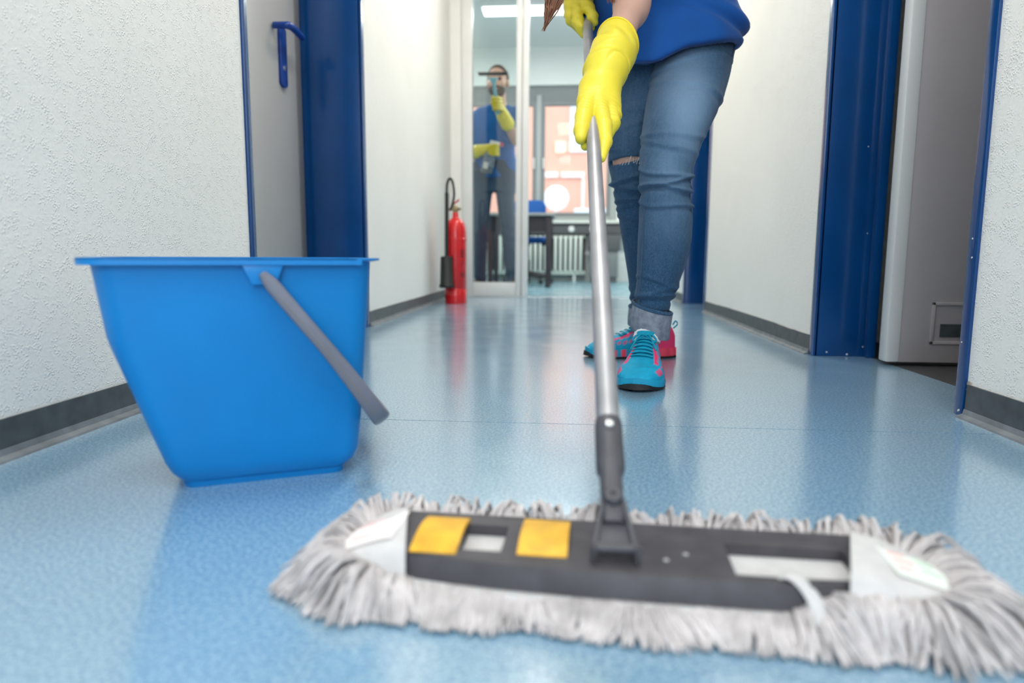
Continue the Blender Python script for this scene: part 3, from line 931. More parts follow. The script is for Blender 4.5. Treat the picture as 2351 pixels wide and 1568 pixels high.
# hinge yoke between socket and plate
b = MB()
for sgn in (-1, 1):
    rs = []
    for (xc, w_, y_, z_) in ((0.0172, 0.0022, 0.0075, -0.014), (0.0165, 0.0022, 0.008, -0.006), (0.0115, 0.002, 0.009, 0.020), (0.0100, 0.0018, 0.009, 0.034)):
        rs.append([(sgn * xc - w_, -y_, z_), (sgn * xc + w_, -y_, z_), (sgn * xc + w_, y_, z_), (sgn * xc - w_, y_, z_)])
    b.rings(rs, M=PM)
b.rings([[(-0.016, -0.0055, -0.010), (0.016, -0.0055, -0.010), (0.016, 0.003, -0.010), (-0.016, 0.003, -0.010)], [(-0.0105, -0.0055, 0.026), (0.0105, -0.0055, 0.026), (0.0105, 0.003, 0.026), (-0.0105, 0.003, 0.026)]], M=PM)
yk = b.build('hinge_yoke', M['mop_joint'], mp, bevel=0.0008)
bar0 = P0 - PD * 0.013 + PYa * 0.004
MB().tube([bar0 - PXa * 0.0205, bar0 + PXa * 0.0205], 0.0044, 14).build('hinge_pin', M['steel_blue'] if 'steel_blue' in M else M['mop_joint'], yk, smooth=True)
for sgn in (-1, 1):
    c = bar0 + PXa * sgn * 0.0185
    box('lug', (c[0] - 0.0025, c[1] - 0.008, 0.038), (c[0] + 0.0025, c[1] + 0.010, c[2] + 0.005), M['mop_plate'], pm, 0.001)
for (x, y) in ((0.002, -0.012), (0.020, 0.002)):
    MB().lathe([(0.0024, 0.0400), (0.0020, 0.0408), (0.0002, 0.0410)], c=(x, y, 0), seg=10, M=MM).build('dried_drop', M['door_grey'], pm, smooth=True)

# ------------------------------------------------------------------ fire extinguisher
M['red'] = noisy('red_enamel', (0.62, 0.010, 0.014), 0.06, 10, 0.25, coat=0.3)
M['black'] = mat('black_rubber', (0.012, 0.014, 0.014), 0.5)
M['brass'] = mat('dull_brass', (0.35, 0.28, 0.16), 0.35, metal=0.8)
ex, ey = -0.672, 4.15
fe = empty('fire_extinguisher', (ex, ey, 0), 'red fire extinguisher with black horn standing by the left wall', 'extinguisher')
R_ = 0.066
cyl = MB().lathe([(0.055, 0.02), (R_, 0.03), (R_, 0.40), (R_ * 0.995, 0.44), (R_ * 0.95, 0.468), (R_ * 0.84, 0.492), (R_ * 0.66, 0.510), (R_ * 0.42, 0.521), (0.021, 0.526), (0.0185, 0.536), (0.0185, 0.556), (0.014, 0.560)], c=(ex, ey, 0), seg=40).build('cylinder', M['red'], fe, smooth=True, auto=50)
MB().lathe([(R_ * 1.0, 0.0), (R_ * 1.02, 0.003), (R_ * 1.02, 0.088), (R_ * 1.0, 0.090), (R_ * 0.9, 0.090), (R_ * 0.9, 0.0)], c=(ex, ey, 0), seg=40).build('foot_ring', M['red'], fe, smooth=True, auto=40)
MB().lathe([(R_ * 1.0, 0.386), (R_ * 1.03, 0.388), (R_ * 1.03, 0.398), (R_ * 1.0, 0.400)], c=(ex, ey, 0), seg=40).build('collar_band', M['red'], fe, smooth=True, auto=40)
vb = MB(); vb.lathe([(0.012, 0.556), (0.016, 0.560), (0.016, 0.590), (0.012, 0.598), (0.008, 0.604)], c=(ex, ey, 0), seg=20)
vb.tube([(ex, ey, 0.576), (ex - 0.045, ey - 0.01, 0.576)], 0.008, 10); vb.tube([(ex, ey, 0.58), (ex + 0.034, ey - 0.01, 0.578)], 0.009, 10)
vb.build('valve', M['brass'], fe, smooth=True, auto=50)
lv = MB(); lv.rings([[(ex - 0.02, ey - 0.012, 0.600), (ex - 0.02, ey + 0.012, 0.600), (ex - 0.02, ey + 0.012, 0.606), (ex - 0.02, ey - 0.012, 0.606)], [(ex + 0.022, ey - 0.012, 0.628), (ex + 0.022, ey + 0.012, 0.628), (ex + 0.022, ey + 0.012, 0.646), (ex + 0.022, ey - 0.012, 0.640)]])
lv.build('trigger_lever', M['red'], fe, bevel=0.002)
MB().tube(smooth_path([(ex - 0.030, ey - 0.01, 0.576), (ex - 0.012, ey - 0.045, 0.60), (ex + 0.002, ey - 0.06, 0.66), (ex - 0.004, ey - 0.07, 0.730), (ex - 0.020, ey - 0.075, 0.755), (ex - 0.037, ey - 0.075, 0.725), (ex - 0.041, ey - 0.075, 0.66)], 30), 0.0075, 10).build('hose', M['black'], fe, smooth=True)
MB().tube([(ex - 0.040, ey - 0.075, 0.670), (ex - 0.043, ey - 0.078, 0.28)], [0.0115, 0.012], 14).build('discharge_pipe', M['black'], fe, smooth=True)
MB().lathe([(0.016, 0.292), (0.034, 0.290), (0.037, 0.284), (0.041, 0.125), (0.047, 0.118), (0.047, 0.104), (0.040, 0.100), (0.034, 0.102)], c=(ex - 0.043, ey - 0.078, 0), seg=28).build('horn', M['black'], fe, smooth=True, auto=40)
# printed text blocks on the cylinder, too blurred in the photo to read
M['ink'] = mat('black_print', (0.03, 0.008, 0.008), 0.5)
pr = MB()
def cyl_patch(a0, a1, z0, z1):
    n = 4
    for k in range(n):
        qa, qb = a0 + (a1 - a0) * k / n, a0 + (a1 - a0) * (k + 1) / n
        vs = []
        for rr in (R_ - 0.001, R_ + 0.0006):
            vs += [(ex + rr * math.cos(q), ey + rr * math.sin(q), z) for q, z in ((qa, z0), (qb, z0), (qb, z1), (qa, z1))]
        pr.add(vs, [(0, 1, 2, 3), (4, 7, 6, 5), (0, 4, 5, 1), (1, 5, 6, 2), (2, 6, 7, 3), (3, 7, 4, 0)])
for (z0, z1) in ((0.318, 0.330), (0.300, 0.312), (0.285, 0.294), (0.255, 0.258), (0.240, 0.243), (0.178, 0.190), (0.165, 0.172)):
    for a0 in (-0.95, -0.78, -0.61):
        cyl_patch(a0, a0 + random.uniform(0.08, 0.14), z0, z1)
pr.build('print', M['ink'], fe)['kind'] = 'stuff'

# ------------------------------------------------------------------ office furniture
M['desk_top'] = noisy('grey_desk_top', (0.42, 0.41, 0.40), 0.05, 10, 0.5)
M['desk_dark'] = noisy('dark_brown_steel', (0.045, 0.036, 0.042), 0.1, 10, 0.45)
M['chair_blue'] = noisy('blue_chair_fabric', (0.010, 0.080, 0.300), 0.12, 60, 0.85)
dk = empty('desk', (-0.4, 6.65, 0), 'dark framed office desk with grey top behind the glass partition', 'desk')
box('desk_top', (-0.72, 6.30, 0.665), (-0.10, 6.98, 0.690), M['desk_top'], dk, 0.004)
box('modesty_panel', (-0.69, 6.36, 0.52), (-0.17, 6.378, 0.665), M['desk_dark'], dk)
for x in (-0.155, -0.70):
    for y in (6.36, 6.92):
        b = MB(); b.rings([[(x - 0.022, y - 0.02, 0.03), (x + 0.022, y - 0.02, 0.03), (x + 0.022, y + 0.02, 0.03), (x - 0.022, y + 0.02, 0.03)], [(x - 0.028, y - 0.025, 0.665), (x + 0.03, y - 0.025, 0.665), (x + 0.03, y + 0.025, 0.665), (x - 0.028, y + 0.025, 0.665)]])
        l = b.build('leg', M['desk_dark'], dk, bevel=0.004)
        MB().lathe([(0.020, 0.0), (0.026, 0.006), (0.026, 0.032), (0.018, 0.040)], c=(x, y, 0), seg=16).build('foot', M['desk_dark'], l, smooth=True, auto=40)
    box('side_rail', (x - 0.015, 6.38, 0.60), (x + 0.015, 6.90, 0.64), M['desk_dark'], dk)

cx_, cy_ = -0.40, 7.28
oc = empty('office_chair', (cx_, cy_, 0), 'blue swivel office chair behind the dark desk', 'chair')
b = MB(); b.rings([rrect(cx_ - 0.20, cx_ + 0.20, cy_ - 0.20, cy_ + 0.20, 0.07, 0.43), rrect(cx_ - 0.22, cx_ + 0.22, cy_ - 0.22, cy_ + 0.22, 0.08, 0.46), rrect(cx_ - 0.21, cx_ + 0.21, cy_ - 0.21, cy_ + 0.21, 0.08, 0.49)])
b.build('seat', M['chair_blue'], oc, smooth=True, auto=60)
def sq_ring(w, h0, h1, y, r): return [(p[0], y, p[1]) for p in rrect(cx_ - w, cx_ + w, h0, h1, r, 0)]
b = MB(); b.rings([sq_ring(0.17, 0.60, 0.88, cy_ + 0.20, 0.06), sq_ring(0.19, 0.58, 0.90, cy_ + 0.22, 0.08), sq_ring(0.19, 0.58, 0.90, cy_ + 0.245, 0.08), sq_ring(0.17, 0.60, 0.88, cy_ + 0.26, 0.06)])
b.build('backrest', M['chair_blue'], oc, smooth=True, auto=60)
MB().tube(smooth_path([(cx_, cy_ + 0.05, 0.42), (cx_, cy_ + 0.24, 0.42), (cx_, cy_ + 0.28, 0.52), (cx_, cy_ + 0.265, 0.70)], 14), 0.02, 8, flat=0.5).build('back_bracket', M['desk_dark'], oc, smooth=True)
MB().lathe([(0.03, 0.08), (0.03, 0.25), (0.02, 0.252), (0.02, 0.43)], c=(cx_, cy_, 0), seg=16).build('column', M['desk_dark'], oc, smooth=True, auto=40)
for s in (-1, 1):
    MB().tube(smooth_path([(cx_ + s * 0.15, cy_, 0.42), (cx_ + s * 0.25, cy_, 0.43), (cx_ + s * 0.26, cy_, 0.60), (cx_ + s * 0.25, cy_ - 0.10, 0.63)], 14), 0.014, 8).build('armrest', M['desk_dark'], oc, smooth=True)
for k in range(5):
    a = 2 * math.pi * k / 5 + 0.3
    e_ = (cx_ + 0.27 * math.cos(a), cy_ + 0.27 * math.sin(a))
    lg = MB().tube([(cx_, cy_, 0.11), (e_[0], e_[1], 0.075)], [0.028, 0.018], 8).build('leg', M['desk_dark'], oc, smooth=True)
    MB().lathe([(0.024, -0.012), (0.026, -0.008), (0.026, 0.008), (0.024, 0.012)], seg=16, M=frame_m((e_[0], e_[1], 0.027), (0, 0, 1), (math.cos(a), math.sin(a), 0), (-math.sin(a), math.cos(a), 0))).build('caster', M['desk_dark'], lg, smooth=True, auto=40)

M['grey_dark'] = mat('dark_grey_panel', (0.10, 0.10, 0.105), 0.5)
M['rad'] = mat('radiator_enamel', (0.78, 0.82, 0.76), 0.45)
rd = empty('radiator', (-0.4, 7.88, 0), 'pale ribbed radiator on the wall under the office window', 'radiator')
col_mb = None
x = -1.05
while x < 0.22:
    b = MB(); b.box((x, 7.83, 0.115), (x + 0.034, 7.93, 0.525))
    b.build('column', M['rad'], rd, bevel=0.008, seg=2); x += 0.058
box('gap_shade_panel', (-1.07, 7.945, 0.06), (0.24, 7.96, 0.54), M['grey_dark'], rd)  # dark sheet put behind the columns to carry the shade between them
box('header', (-1.07, 7.855, 0.075), (0.24, 7.925, 0.125), M['rad'], rd, 0.012)
box('header', (-1.07, 7.865, 0.50), (0.24, 7.915, 0.535), M['rad'], rd, 0.012)
for xx in (-0.9, 0.1): box('foot', (xx, 7.86, 0.0), (xx + 0.03, 7.92, 0.08), M['rad'], rd)
cd = empty('cable_duct', (-0.4, 7.85, 0.55), 'dark cable duct running under the office window sill', 'duct')
box('channel', (-1.8, 7.83, 0.545), (0.85, 7.97, 0.655), M['grey_dark'], cd, 0.004)
for xx in (0.075, 0.32):
    MB().lathe([(0.034, 0), (0.036, 0.006), (0.030, 0.012), (0.005, 0.013)], seg=20, M=frame_m((xx, 7.83, 0.60), (1, 0, 0), (0, 0, 1), (0, -1, 0))).build('socket_outlet', M['alu'], cd, smooth=True, auto=40)
pc = empty('grey_cabinet', (0.44, 7.75, 0), 'dark grey box standing beside the radiator under the window', 'box')
box('carcass', (0.29, 7.66, 0.06), (0.60, 7.82, 0.36), M['win_frame'], pc, 0.004)
box('top_drawer', (0.27, 7.64, 0.36), (0.62, 7.82, 0.53), M['grey_dark'], pc, 0.004)
box('plinth', (0.30, 7.67, 0.0), (0.59, 7.82, 0.06), M['grey_dark'], pc)

# ------------------------------------------------------------------ outside the office window
M['facade'] = noisy('pink_render', (0.84, 0.47, 0.36), 0.04, 1.5, 0.9)
M['facade_white'] = mat('white_render', (0.92, 0.92, 0.92), 0.8)
M['facade_cream'] = mat('cream_pane', (0.90, 0.84, 0.62), 0.5)
M['facade_glass'] = mat('pale_blue_pane', (0.74, 0.84, 0.92), 0.3)
M['pave'] = noisy('grey_paving', (0.42, 0.43, 0.45), 0.1, 1, 0.9)
YO = 20.0
S(box('ground_outside', (-30, YB + 0.3, -0.4), (30, 45, -0.25), M['pave']))
bd = empty('building', (0, YO, -0.25), 'pink house across the yard seen through the office window', 'building')
box('wall', (-14, YO, -0.25), (12, YO + 4, 9), M['facade'], bd)
def on_fac(name, x0, y0, x1, y1, m, t=0.06):
    a, c = at(x0, y1, YO), at(x1, y0, YO)
    return box(name, (a[0], YO - t, a[2]), (c[0], YO + 0.02, c[2]), m, bd)
on_fac('window', 1308, 240, 1352, 350, M['facade_glass'])
on_fac('window', 1275, 325, 1297, 352, M['facade_cream'])
on_fac('ledge', 1252, 396, 1282, 408, M['facade_white'], 0.10)
on_fac('ledge', 1288, 396, 1342, 408, M['facade_white'], 0.10)
on_fac('window', 1120, 330, 1160, 420, M['facade_glass'])
on_fac('pilaster', 1334, 408, 1342, 505, M['facade_white'], 0.05)
a = at(1277, 455, 19.0)
rp = empty('round_panel', a, 'round white panel shining outside the office window before the pink house', 'panel')
b = MB(); b.lathe([(0.33, 0), (0.345, 0.02), (0.345, 0.05), (0.2, 0.09), (0.01, 0.10)], seg=36, M=frame_m(a, (1, 0, 0), (0, 0, 1), (0, -1, 0)))
b.build('disc', M['facade_white'], rp, smooth=True, auto=40)
MB().tube([(a[0], a[1] + 0.03, -0.25), (a[0], a[1] + 0.03, a[2])], 0.04, 10).build('post', M['facade_white'], rp, smooth=True)
a0, a1 = at(1318, 505, 16.0), at(1400, 478, 16.0)
lw = box('low_wall', (a0[0], 16.0, -0.25), (a1[0] + 2.0, 16.25, a1[2]), M['facade_glass'], None, 0.02)
tag(lw, 'pale blue-grey low wall outside the window in front of the pink house', 'wall')

# ------------------------------------------------------------------ people: shared pieces
M['skin'] = noisy('skin', (0.62, 0.37, 0.29), 0.05, 14, 0.5, bscale=500, bstr=0.06, bdist=0.0005)
M['glove'] = noisy('yellow_rubber_glove', (0.80, 0.66, 0.045), 0.04, 14, 0.42, bscale=240, bstr=0.05, bdist=0.0006)
M['glove_rim'] = mat('yellow_rubber_rim', (0.82, 0.62, 0.02), 0.42)
M['shirt'] = noisy('royal_blue_jersey', (0.000, 0.078, 0.330), 0.08, 12, 0.85, bscale=900, bstr=0.12, bdist=0.0005, sheen=0.15)
M['shirt_man'] = noisy('hazed_blue_jersey', (0.012, 0.120, 0.400), 0.08, 12, 0.85)  # blue lightened to carry the haze of reflections on the glass before him
M['hair'] = noisy('auburn_hair', (0.20, 0.085, 0.05), 0.3, 30, 0.45)
M['hair_dark'] = noisy('brown_hair', (0.055, 0.030, 0.018), 0.3, 60, 0.6)
M['eye'] = mat('eye', (0.03, 0.02, 0.015), 0.1)
M['lips'] = mat('lips', (0.45, 0.16, 0.14), 0.45)
M['sock'] = noisy('white_sock', (0.82, 0.82, 0.84), 0.05, 80, 0.95)

def denim(name, dark, light, grey=0.0):
    m = mat(name, dark, 0.85, spec=0.2, sheen=0.1)
    nt, b = nodes(m)
    v = coord(nt)
    fine = noise(nt, coord(nt, (1, 1, 0.18)), 900, 2)
    slub = noise(nt, coord(nt, (1, 1, 0.10)), 150, 3)
    blot = noise(nt, v, 16, 3)
    f = nt.nodes.new('ShaderNodeMath'); f.operation = 'ADD'
    nt.links.new(attr(nt, 'fade'), f.inputs[0])
    s = nt.nodes.new('ShaderNodeMath'); s.operation = 'MULTIPLY_ADD'; s.inputs[1].default_value = 0.35; s.inputs[2].default_value = -0.175
    nt.links.new(slub, s.inputs[0]); nt.links.new(s.outputs[0], f.inputs[1])
    f2 = nt.nodes.new('ShaderNodeMath'); f2.operation = 'MULTIPLY_ADD'; f2.inputs[1].default_value = 0.3; f2.inputs[2].default_value = -0.15
    nt.links.new(blot, f2.inputs[0])
    f3 = nt.nodes.new('ShaderNodeMath'); f3.operation = 'ADD'; f3.use_clamp = True
    nt.links.new(f.outputs[0], f3.inputs[0]); nt.links.new(f2.outputs[0], f3.inputs[1])
    c = mix(nt, f3.outputs[0], dark, light)
    c = mix(nt, ramp(nt, fine, [(0.35, (0, 0, 0)), (0.7, (0.35, 0.35, 0.35))]), c, light)
    nt.links.new(c, b.inputs['Base Color'])
    bump(nt, b, fine, 0.25, 0.0006)
    return m
M['denim'] = denim('blue_denim', (0.010, 0.052, 0.115), (0.150, 0.245, 0.370))
M['denim_man'] = denim('dark_denim', (0.028, 0.052, 0.095), (0.10, 0.15, 0.22))
M['denim_inside'] = noisy('denim_reverse', (0.23, 0.255, 0.315), 0.25, 70, 0.9, bscale=800, bstr=0.3, bdist=0.0005)
M['stitch'] = mat('denim_stitching', (0.05, 0.09, 0.15), 0.8)

def axes_from(fwd, up=(0, 0, 1)):
    f = v3(fwd); f = f / np.linalg.norm(f)
    r = np.cross(f, v3(up)); r /= np.linalg.norm(r)
    u = np.cross(r, f)
    return np.stack([r, f, u], 1)       # columns: right, forward, up

def head_sdf(P, c, R, s=1.0):
    """local: x to the person's right-hand side, y forward, z up; c = centre of the skull"""
    q = (P - v3(c)) @ R / s
    d = ellipsoid(q, (0, -0.008, 0.022), (0.074, 0.094, 0.088))
    d = smin(d, ellipsoid(q, (0, 0.028, -0.045), (0.056, 0.062, 0.070)), 0.03)
    d = smin(d, ellipsoid(q, (0, 0.066, -0.098), (0.026, 0.022, 0.018)), 0.025)
    d = smin(d, capsule(q, (0, 0.090, -0.002), (0, 0.108, -0.038), 0.008, 0.0125), 0.012)
    for x in (-1, 1):
        d = smin(d, ellipsoid(q, (x * 0.030, 0.076, 0.020), (0.026, 0.012, 0.008)), 0.012)
        d = smin(d, ellipsoid(q, (x * 0.042, 0.058, -0.028), (0.020, 0.020, 0.016)), 0.02)
        d = smax(d, -ellipsoid(q, (x * 0.031, 0.096, 0.002), (0.016, 0.014, 0.010)), 0.010)
        d = smin(d, ellipsoid(q, (x * 0.076, -0.008, -0.018), (0.009, 0.020, 0.032)), 0.006)
    d = smin(d, ellipsoid(q, (0, 0.088, -0.064), (0.024, 0.010, 0.006)), 0.006)
    return d * s

def face_parts(root, c, R, s=1.0):
    loc = lambda p: v3(c) + R @ (v3(p) * s)
    for x in (-1, 1):
        sdf_obj('eye', lambda P, x=x: ellipsoid(P, loc((x * 0.031, 0.078, 0.002)), (0.0125 * s,) * 3), loc((x * 0.031, 0.078, 0.002)) - 0.02 * s, loc((x * 0.031, 0.078, 0.002)) + 0.02 * s, 0.003, M['eye'], root, 1)
    sdf_obj('lips', lambda P: ellipsoid((P - v3(c)) @ R / s, (0, 0.092, -0.064), (0.023, 0.009, 0.0062)) * s, loc((0, 0.09, -0.064)) - 0.03, loc((0, 0.09, -0.064)) + 0.03, 0.003, M['lips'], root, 1)

# ------------------------------------------------------------------ woman with the mop
def leg_rows(rows):
    out = []
    for xl, xr, y, Y, kb in rows:
        c = at((xl + xr) / 2, y, Y)
        a = (xr - xl) / 2 / F_PX * Y
        out.append((c[2], c[0], c[1], a, a * kb))
    return out
LEGL = leg_rows([(1455, 1530, 800, 1.705, 1.0), (1455, 1530, 760, 1.705, 1.0), (1457, 1532, 715, 1.70, 1.0), (1460, 1540, 690, 1.69, 1.0), (1463, 1560, 640, 1.68, 1.0), (1466, 1584, 565, 1.67, 1.02), (1470, 1588, 495, 1.645, 1.02), (1473, 1579, 430, 1.632, 1.0),
                 (1470, 1587, 385, 1.64, 1.05), (1474, 1606, 330, 1.672, 1.15), (1486, 1646, 250, 1.755, 1.2), (1500, 1667, 180, 1.845, 1.15), (1508, 1676, 120, 1.915, 1.1), (1505, 1676, 40, 1.97, 1.05)])
LEGR = leg_rows([(1447, 1512, 760, 1.99, 1.0), (1450, 1518, 700, 1.985, 1.0), (1444, 1520, 640, 1.97, 1.0), (1430, 1525, 550, 1.94, 1.05), (1413, 1512, 455, 1.895, 1.05), (1401, 1500, 395, 1.87, 1.0), (1396, 1506, 335, 1.875, 1.1),
                 (1400, 1530, 250, 1.90, 1.15), (1412, 1548, 180, 1.935, 1.1), (1420, 1570, 110, 1.965, 1.05), (1425, 1580, 40, 1.98, 1.0)])
FL, FR_ = Loft(LEGL, 2), Loft(LEGR, 2)
PELV = Loft(leg_rows([(1440, 1660, 150, 1.93, 0.85), (1424, 1676, 100, 1.95, 0.80), (1424, 1676, 40, 1.965, 0.80), (1430, 1665, -20, 1.96, 0.8)]), 2)
Z0L, Z0R = at(1500, 712, 1.70)[2], at(1480, 704, 1.985)[2]
ZKL, ZKR = at(1530, 415, 1.635)[2], at(1450, 400, 1.87)[2]
folds = [  # (leg, z centre, slope with angle, width, amp)
    (0, at(1530, 420, 1.635)[2], 0.012, 0.0045, 0.0050), (0, at(1530, 437, 1.635)[2], -0.006, 0.0050, 0.0055), (0, at(1530, 468, 1.64)[2], 0.010, 0.0050, 0.0045),
    (0, at(1550, 396, 1.635)[2], -0.016, 0.0045, 0.0035), (0, at(1550, 345, 1.66)[2], 0.02, 0.006, 0.0028), (0, at(1550, 312, 1.69)[2], 0.012, 0.006, 0.0035),
    (0, at(1500, 684, 1.69)[2], 0.010, 0.006, 0.0045), (0, at(1500, 663, 1.69)[2], -0.012, 0.006, 0.0025), (0, at(1500, 645, 1.69)[2], 0.015, 0.005, 0.0020),
    (0, at(1570, 215, 1.80)[2], 0.03, 0.008, 0.0025), (0, at(1570, 160, 1.87)[2], 0.02, 0.007, 0.0025),
    (1, at(1440, 420, 1.88)[2], 0.010, 0.005, 0.0050), (1, at(1440, 436, 1.885)[2], -0.010, 0.005, 0.0050), (1, at(1440, 455, 1.89)[2], 0.012, 0.005, 0.0050), (1, at(1440, 478, 1.90)[2], -0.008, 0.006, 0.004), (1, at(1440, 505, 1.91)[2], 0.01, 0.006, 0.0035),
    (1, at(1440, 340, 1.875)[2], 0.02, 0.006, 0.0030), (1, at(1440, 300, 1.885)[2], 0.015, 0.006, 0.0035), (1, at(1440, 283, 1.89)[2], 0.02, 0.006, 0.0025), (1, at(1480, 680, 1.985)[2], 0.01, 0.006, 0.005), (1, at(1480, 660, 1.98)[2], -0.012, 0.006, 0.004)]
RIPC = at(1432, 369, 1.83)
def leg_sdf(P, F, which, grow=0.0, wr=True):
    d = F(P, grow)
    if wr:
        z = P[:, 2]
        cx, cy, a, b_ = F.sec(z)
        th = np.arctan2(P[:, 0] - cx, -(P[:, 1] - cy))
        for (w_, zc, sl, wd, am) in folds:
            if w_ != which: continue
            u_ = z - zc - sl * np.sin(th * 1.0 + zc * 40) - 0.004 * np.sin(2.3 * th + zc * 90)
            env = 0.45 + 0.55 * np.cos(th * 0.5 + zc * 13) ** 2
            d = d - 1.45 * am * env * (np.exp(-(u_ / wd) ** 2) - 0.65 * np.exp(-((u_ + wd * 1.9) / (wd * 1.1)) ** 2))
        d = d - 0.0012 * np.sin(z * 95 + 2 * np.sin(th * 2)) * np.exp(-((z - (ZKL if which == 0 else ZKR)) / 0.1) ** 2)
    return d
def jeans_sdf(P):
    a = np.maximum(leg_sdf(P, FL, 0), Z0L - P[:, 2])
    b_ = np.maximum(leg_sdf(P, FR_, 1), Z0R - P[:, 2])
    q = P - RIPC                     # the tear across the knee
    rip = np.sqrt((q[:, 0] / 0.043) ** 2 + ((q[:, 2] - 0.12 * q[:, 0]) / 0.0075) ** 2) - 1
    rip = np.maximum(rip * 0.0075, q[:, 1] - 0.03)
    return smin(np.minimum(a, np.maximum(b_, -rip)), PELV(P), 0.025)

wo = empty('person', at(1495, 830, 1.75) * np.array([1, 1, 0]), 'person in blue shirt and jeans mopping the floor with yellow gloves', 'person', 'people cleaning')

# body: one continuous skin surface under the clothes
HEADC = at(1372, -310, 1.50); HEADR = axes_from((-0.35, -0.75, -0.65), (0, -0.5, 0.8))
SHL, SHR = at(1590, -255, 1.72), at(1395, -250, 1.72)
ELL, ELR = at(1478, -70, 1.67), at(1290, -120, 1.86)
WRL, WRR = at(1400, 150, 1.415), at(1322, -20, 1.82)
def body_sdf(P):
    a = np.maximum(leg_sdf(P, FL, 0, -0.015, False), Z0L - 0.06 - P[:, 2])
    b_ = np.maximum(leg_sdf(P, FR_, 1, -0.008, False), Z0R - 0.06 - P[:, 2])
    d = smin(np.minimum(a, b_), PELV(P, -0.012), 0.03)
    hipc, chest = at(1550, 20, 1.93), at(1490, -200, 1.72)
    d = smin(d, capsule(P, hipc, chest, 0.085, 0.085), 0.04)
    d = smin(d, capsule(P, SHL, SHR, 0.035, 0.035), 0.04)
    d = smin(d, chain(P, [SHL, ELL, WRL, at(1372, 225, 1.34)], [0.042, 0.037, 0.026, 0.020]), 0.02)
    d = smin(d, chain(P, [SHR, ELR, WRR, at(1330, 18, 1.80)], [0.044, 0.036, 0.026, 0.020]), 0.02)
    # forearm fullness
    d = smin(d, ellipsoid(P, (ELL * 0.62 + WRL * 0.38), (0.036, 0.040, 0.055)), 0.03)
    d = smin(d, capsule(P, (SHL + SHR) / 2, HEADC + HEADR @ np.array([0, -0.01, -0.07]), 0.05, 0.045), 0.03)
    d = smin(d, head_sdf(P, HEADC, HEADR, 0.95), 0.015)
    return d
body = sdf_obj('body', body_sdf, (-0.15, 1.22, 0.08), (0.62, 2.2, 1.62), 0.008, M['skin'], wo)
face_parts(body, HEADC, HEADR, 0.95)

jeans = sdf_obj('jeans', jeans_sdf, (0.02, 1.5, 0.08), (0.58, 2.17, 1.02), 0.0046, M['denim'], wo)
co = np.empty(len(jeans.data.vertices) * 3); jeans.data.vertices.foreach_get('co', co)
Vw = co.reshape(-1, 3) + ORG[jeans.name]
fade = np.zeros(len(Vw))
for F_, spots in ((FL, [(at(1565, 250, 1.75), 0.16, 1.0), (at(1535, 395, 1.63), 0.07, 0.6), (at(1535, 500, 1.645), 0.08, 0.42)]), (FR_, [(at(1440, 290, 1.89), 0.10, 0.30), (at(1440, 400, 1.87), 0.06, 0.15)])):
    for c, wd, am in spots:
        q = Vw - c
        fr_ = np.clip((F_.sec(Vw[:, 2])[1] + 0.03 - Vw[:, 1]) / 0.06, 0, 1)
        fade = np.maximum(fade, am * np.exp(-(q[:, 2] / wd) ** 2 - (q[:, 0] / 0.065) ** 2) * fr_)
for (w_, zc, sl, wd, am) in folds:      # worn crests of the folds
    pass
set_attr(jeans, 'fade', fade + 0.02)
# seams, cuffs, frayed tear
def on_leg(F, z, th, off=0.0):
    cx, cy, a, b_ = [float(v) for v in F.sec(z)]
    return np.array([cx + (a + off) * math.sin(th), cy - (b_ + off) * math.cos(th), z])
def surf_path(fn, pts, off):
    P = np.array(pts)
    for _ in range(4):
        d = fn(P); e = 0.002
        g = np.stack([fn(P + np.eye(3)[i] * e) - fn(P - np.eye(3)[i] * e) for i in range(3)], 1) / (2 * e)
        P = P - g * ((d - off) / np.maximum((g * g).sum(1), 0.1))[:, None]
    return P
b = MB()
zz = np.linspace(Z0L + 0.004, at(1500, 480, 1.65)[2], 30)
b.tube(surf_path(jeans_sdf, [on_leg(FL, z, -1.05) for z in zz], 0.0006), 0.0024, 6)
b.build('inner_seam', M['stitch'], jeans, smooth=True)
b = MB()
zz = np.linspace(Z0L + 0.03, at(1640, 110, 1.9)[2], 46)
b.tube(surf_path(jeans_sdf, [on_leg(FL, z, 1.15) for z in zz], 0.0004), 0.0022, 6)
b.build('outer_seam', M['stitch'], jeans, smooth=True)
b = MB()
pk = [at(1585 + 66 * t, 127 + 12 * math.sin(3.1 * t) + 6 * t, 1.83 + 0.03 * t) for t in np.linspace(0, 1, 14)]
b.tube(surf_path(jeans_sdf, pk, 0.0006), 0.0018, 6)
b.build('pocket_seam', M['stitch'], jeans, smooth=True)
b = MB()
for k in range(12):
    t = random.uniform(-1, 1); x = RIPC[0] + 0.040 * t
    zc = RIPC[2] + 0.12 * 0.040 * t
    hh = 0.0075 * math.sqrt(max(0, 1 - t * t))
    p = surf_path(lambda Q: leg_sdf(Q, FR_, 1), [(x, RIPC[1], zc - hh - 0.002), (x + random.gauss(0, 0.003), RIPC[1] - 0.002, zc - hh * random.uniform(-0.9, 0.9)), ], 0.0004)
    b.tube(p, 0.0005, 4)
for k in range(5):
    x = RIPC[0] + 0.030 + 0.004 * k
    p = surf_path(lambda Q: leg_sdf(Q, FR_, 1), [(x, RIPC[1], RIPC[2] - 0.008), (x + 0.003, RIPC[1], RIPC[2] + 0.016)], 0.0008)
    b.tube(p, 0.0007, 4)
b.build('frayed_threads', M['sock'], jeans, smooth=True)['kind'] = 'stuff'

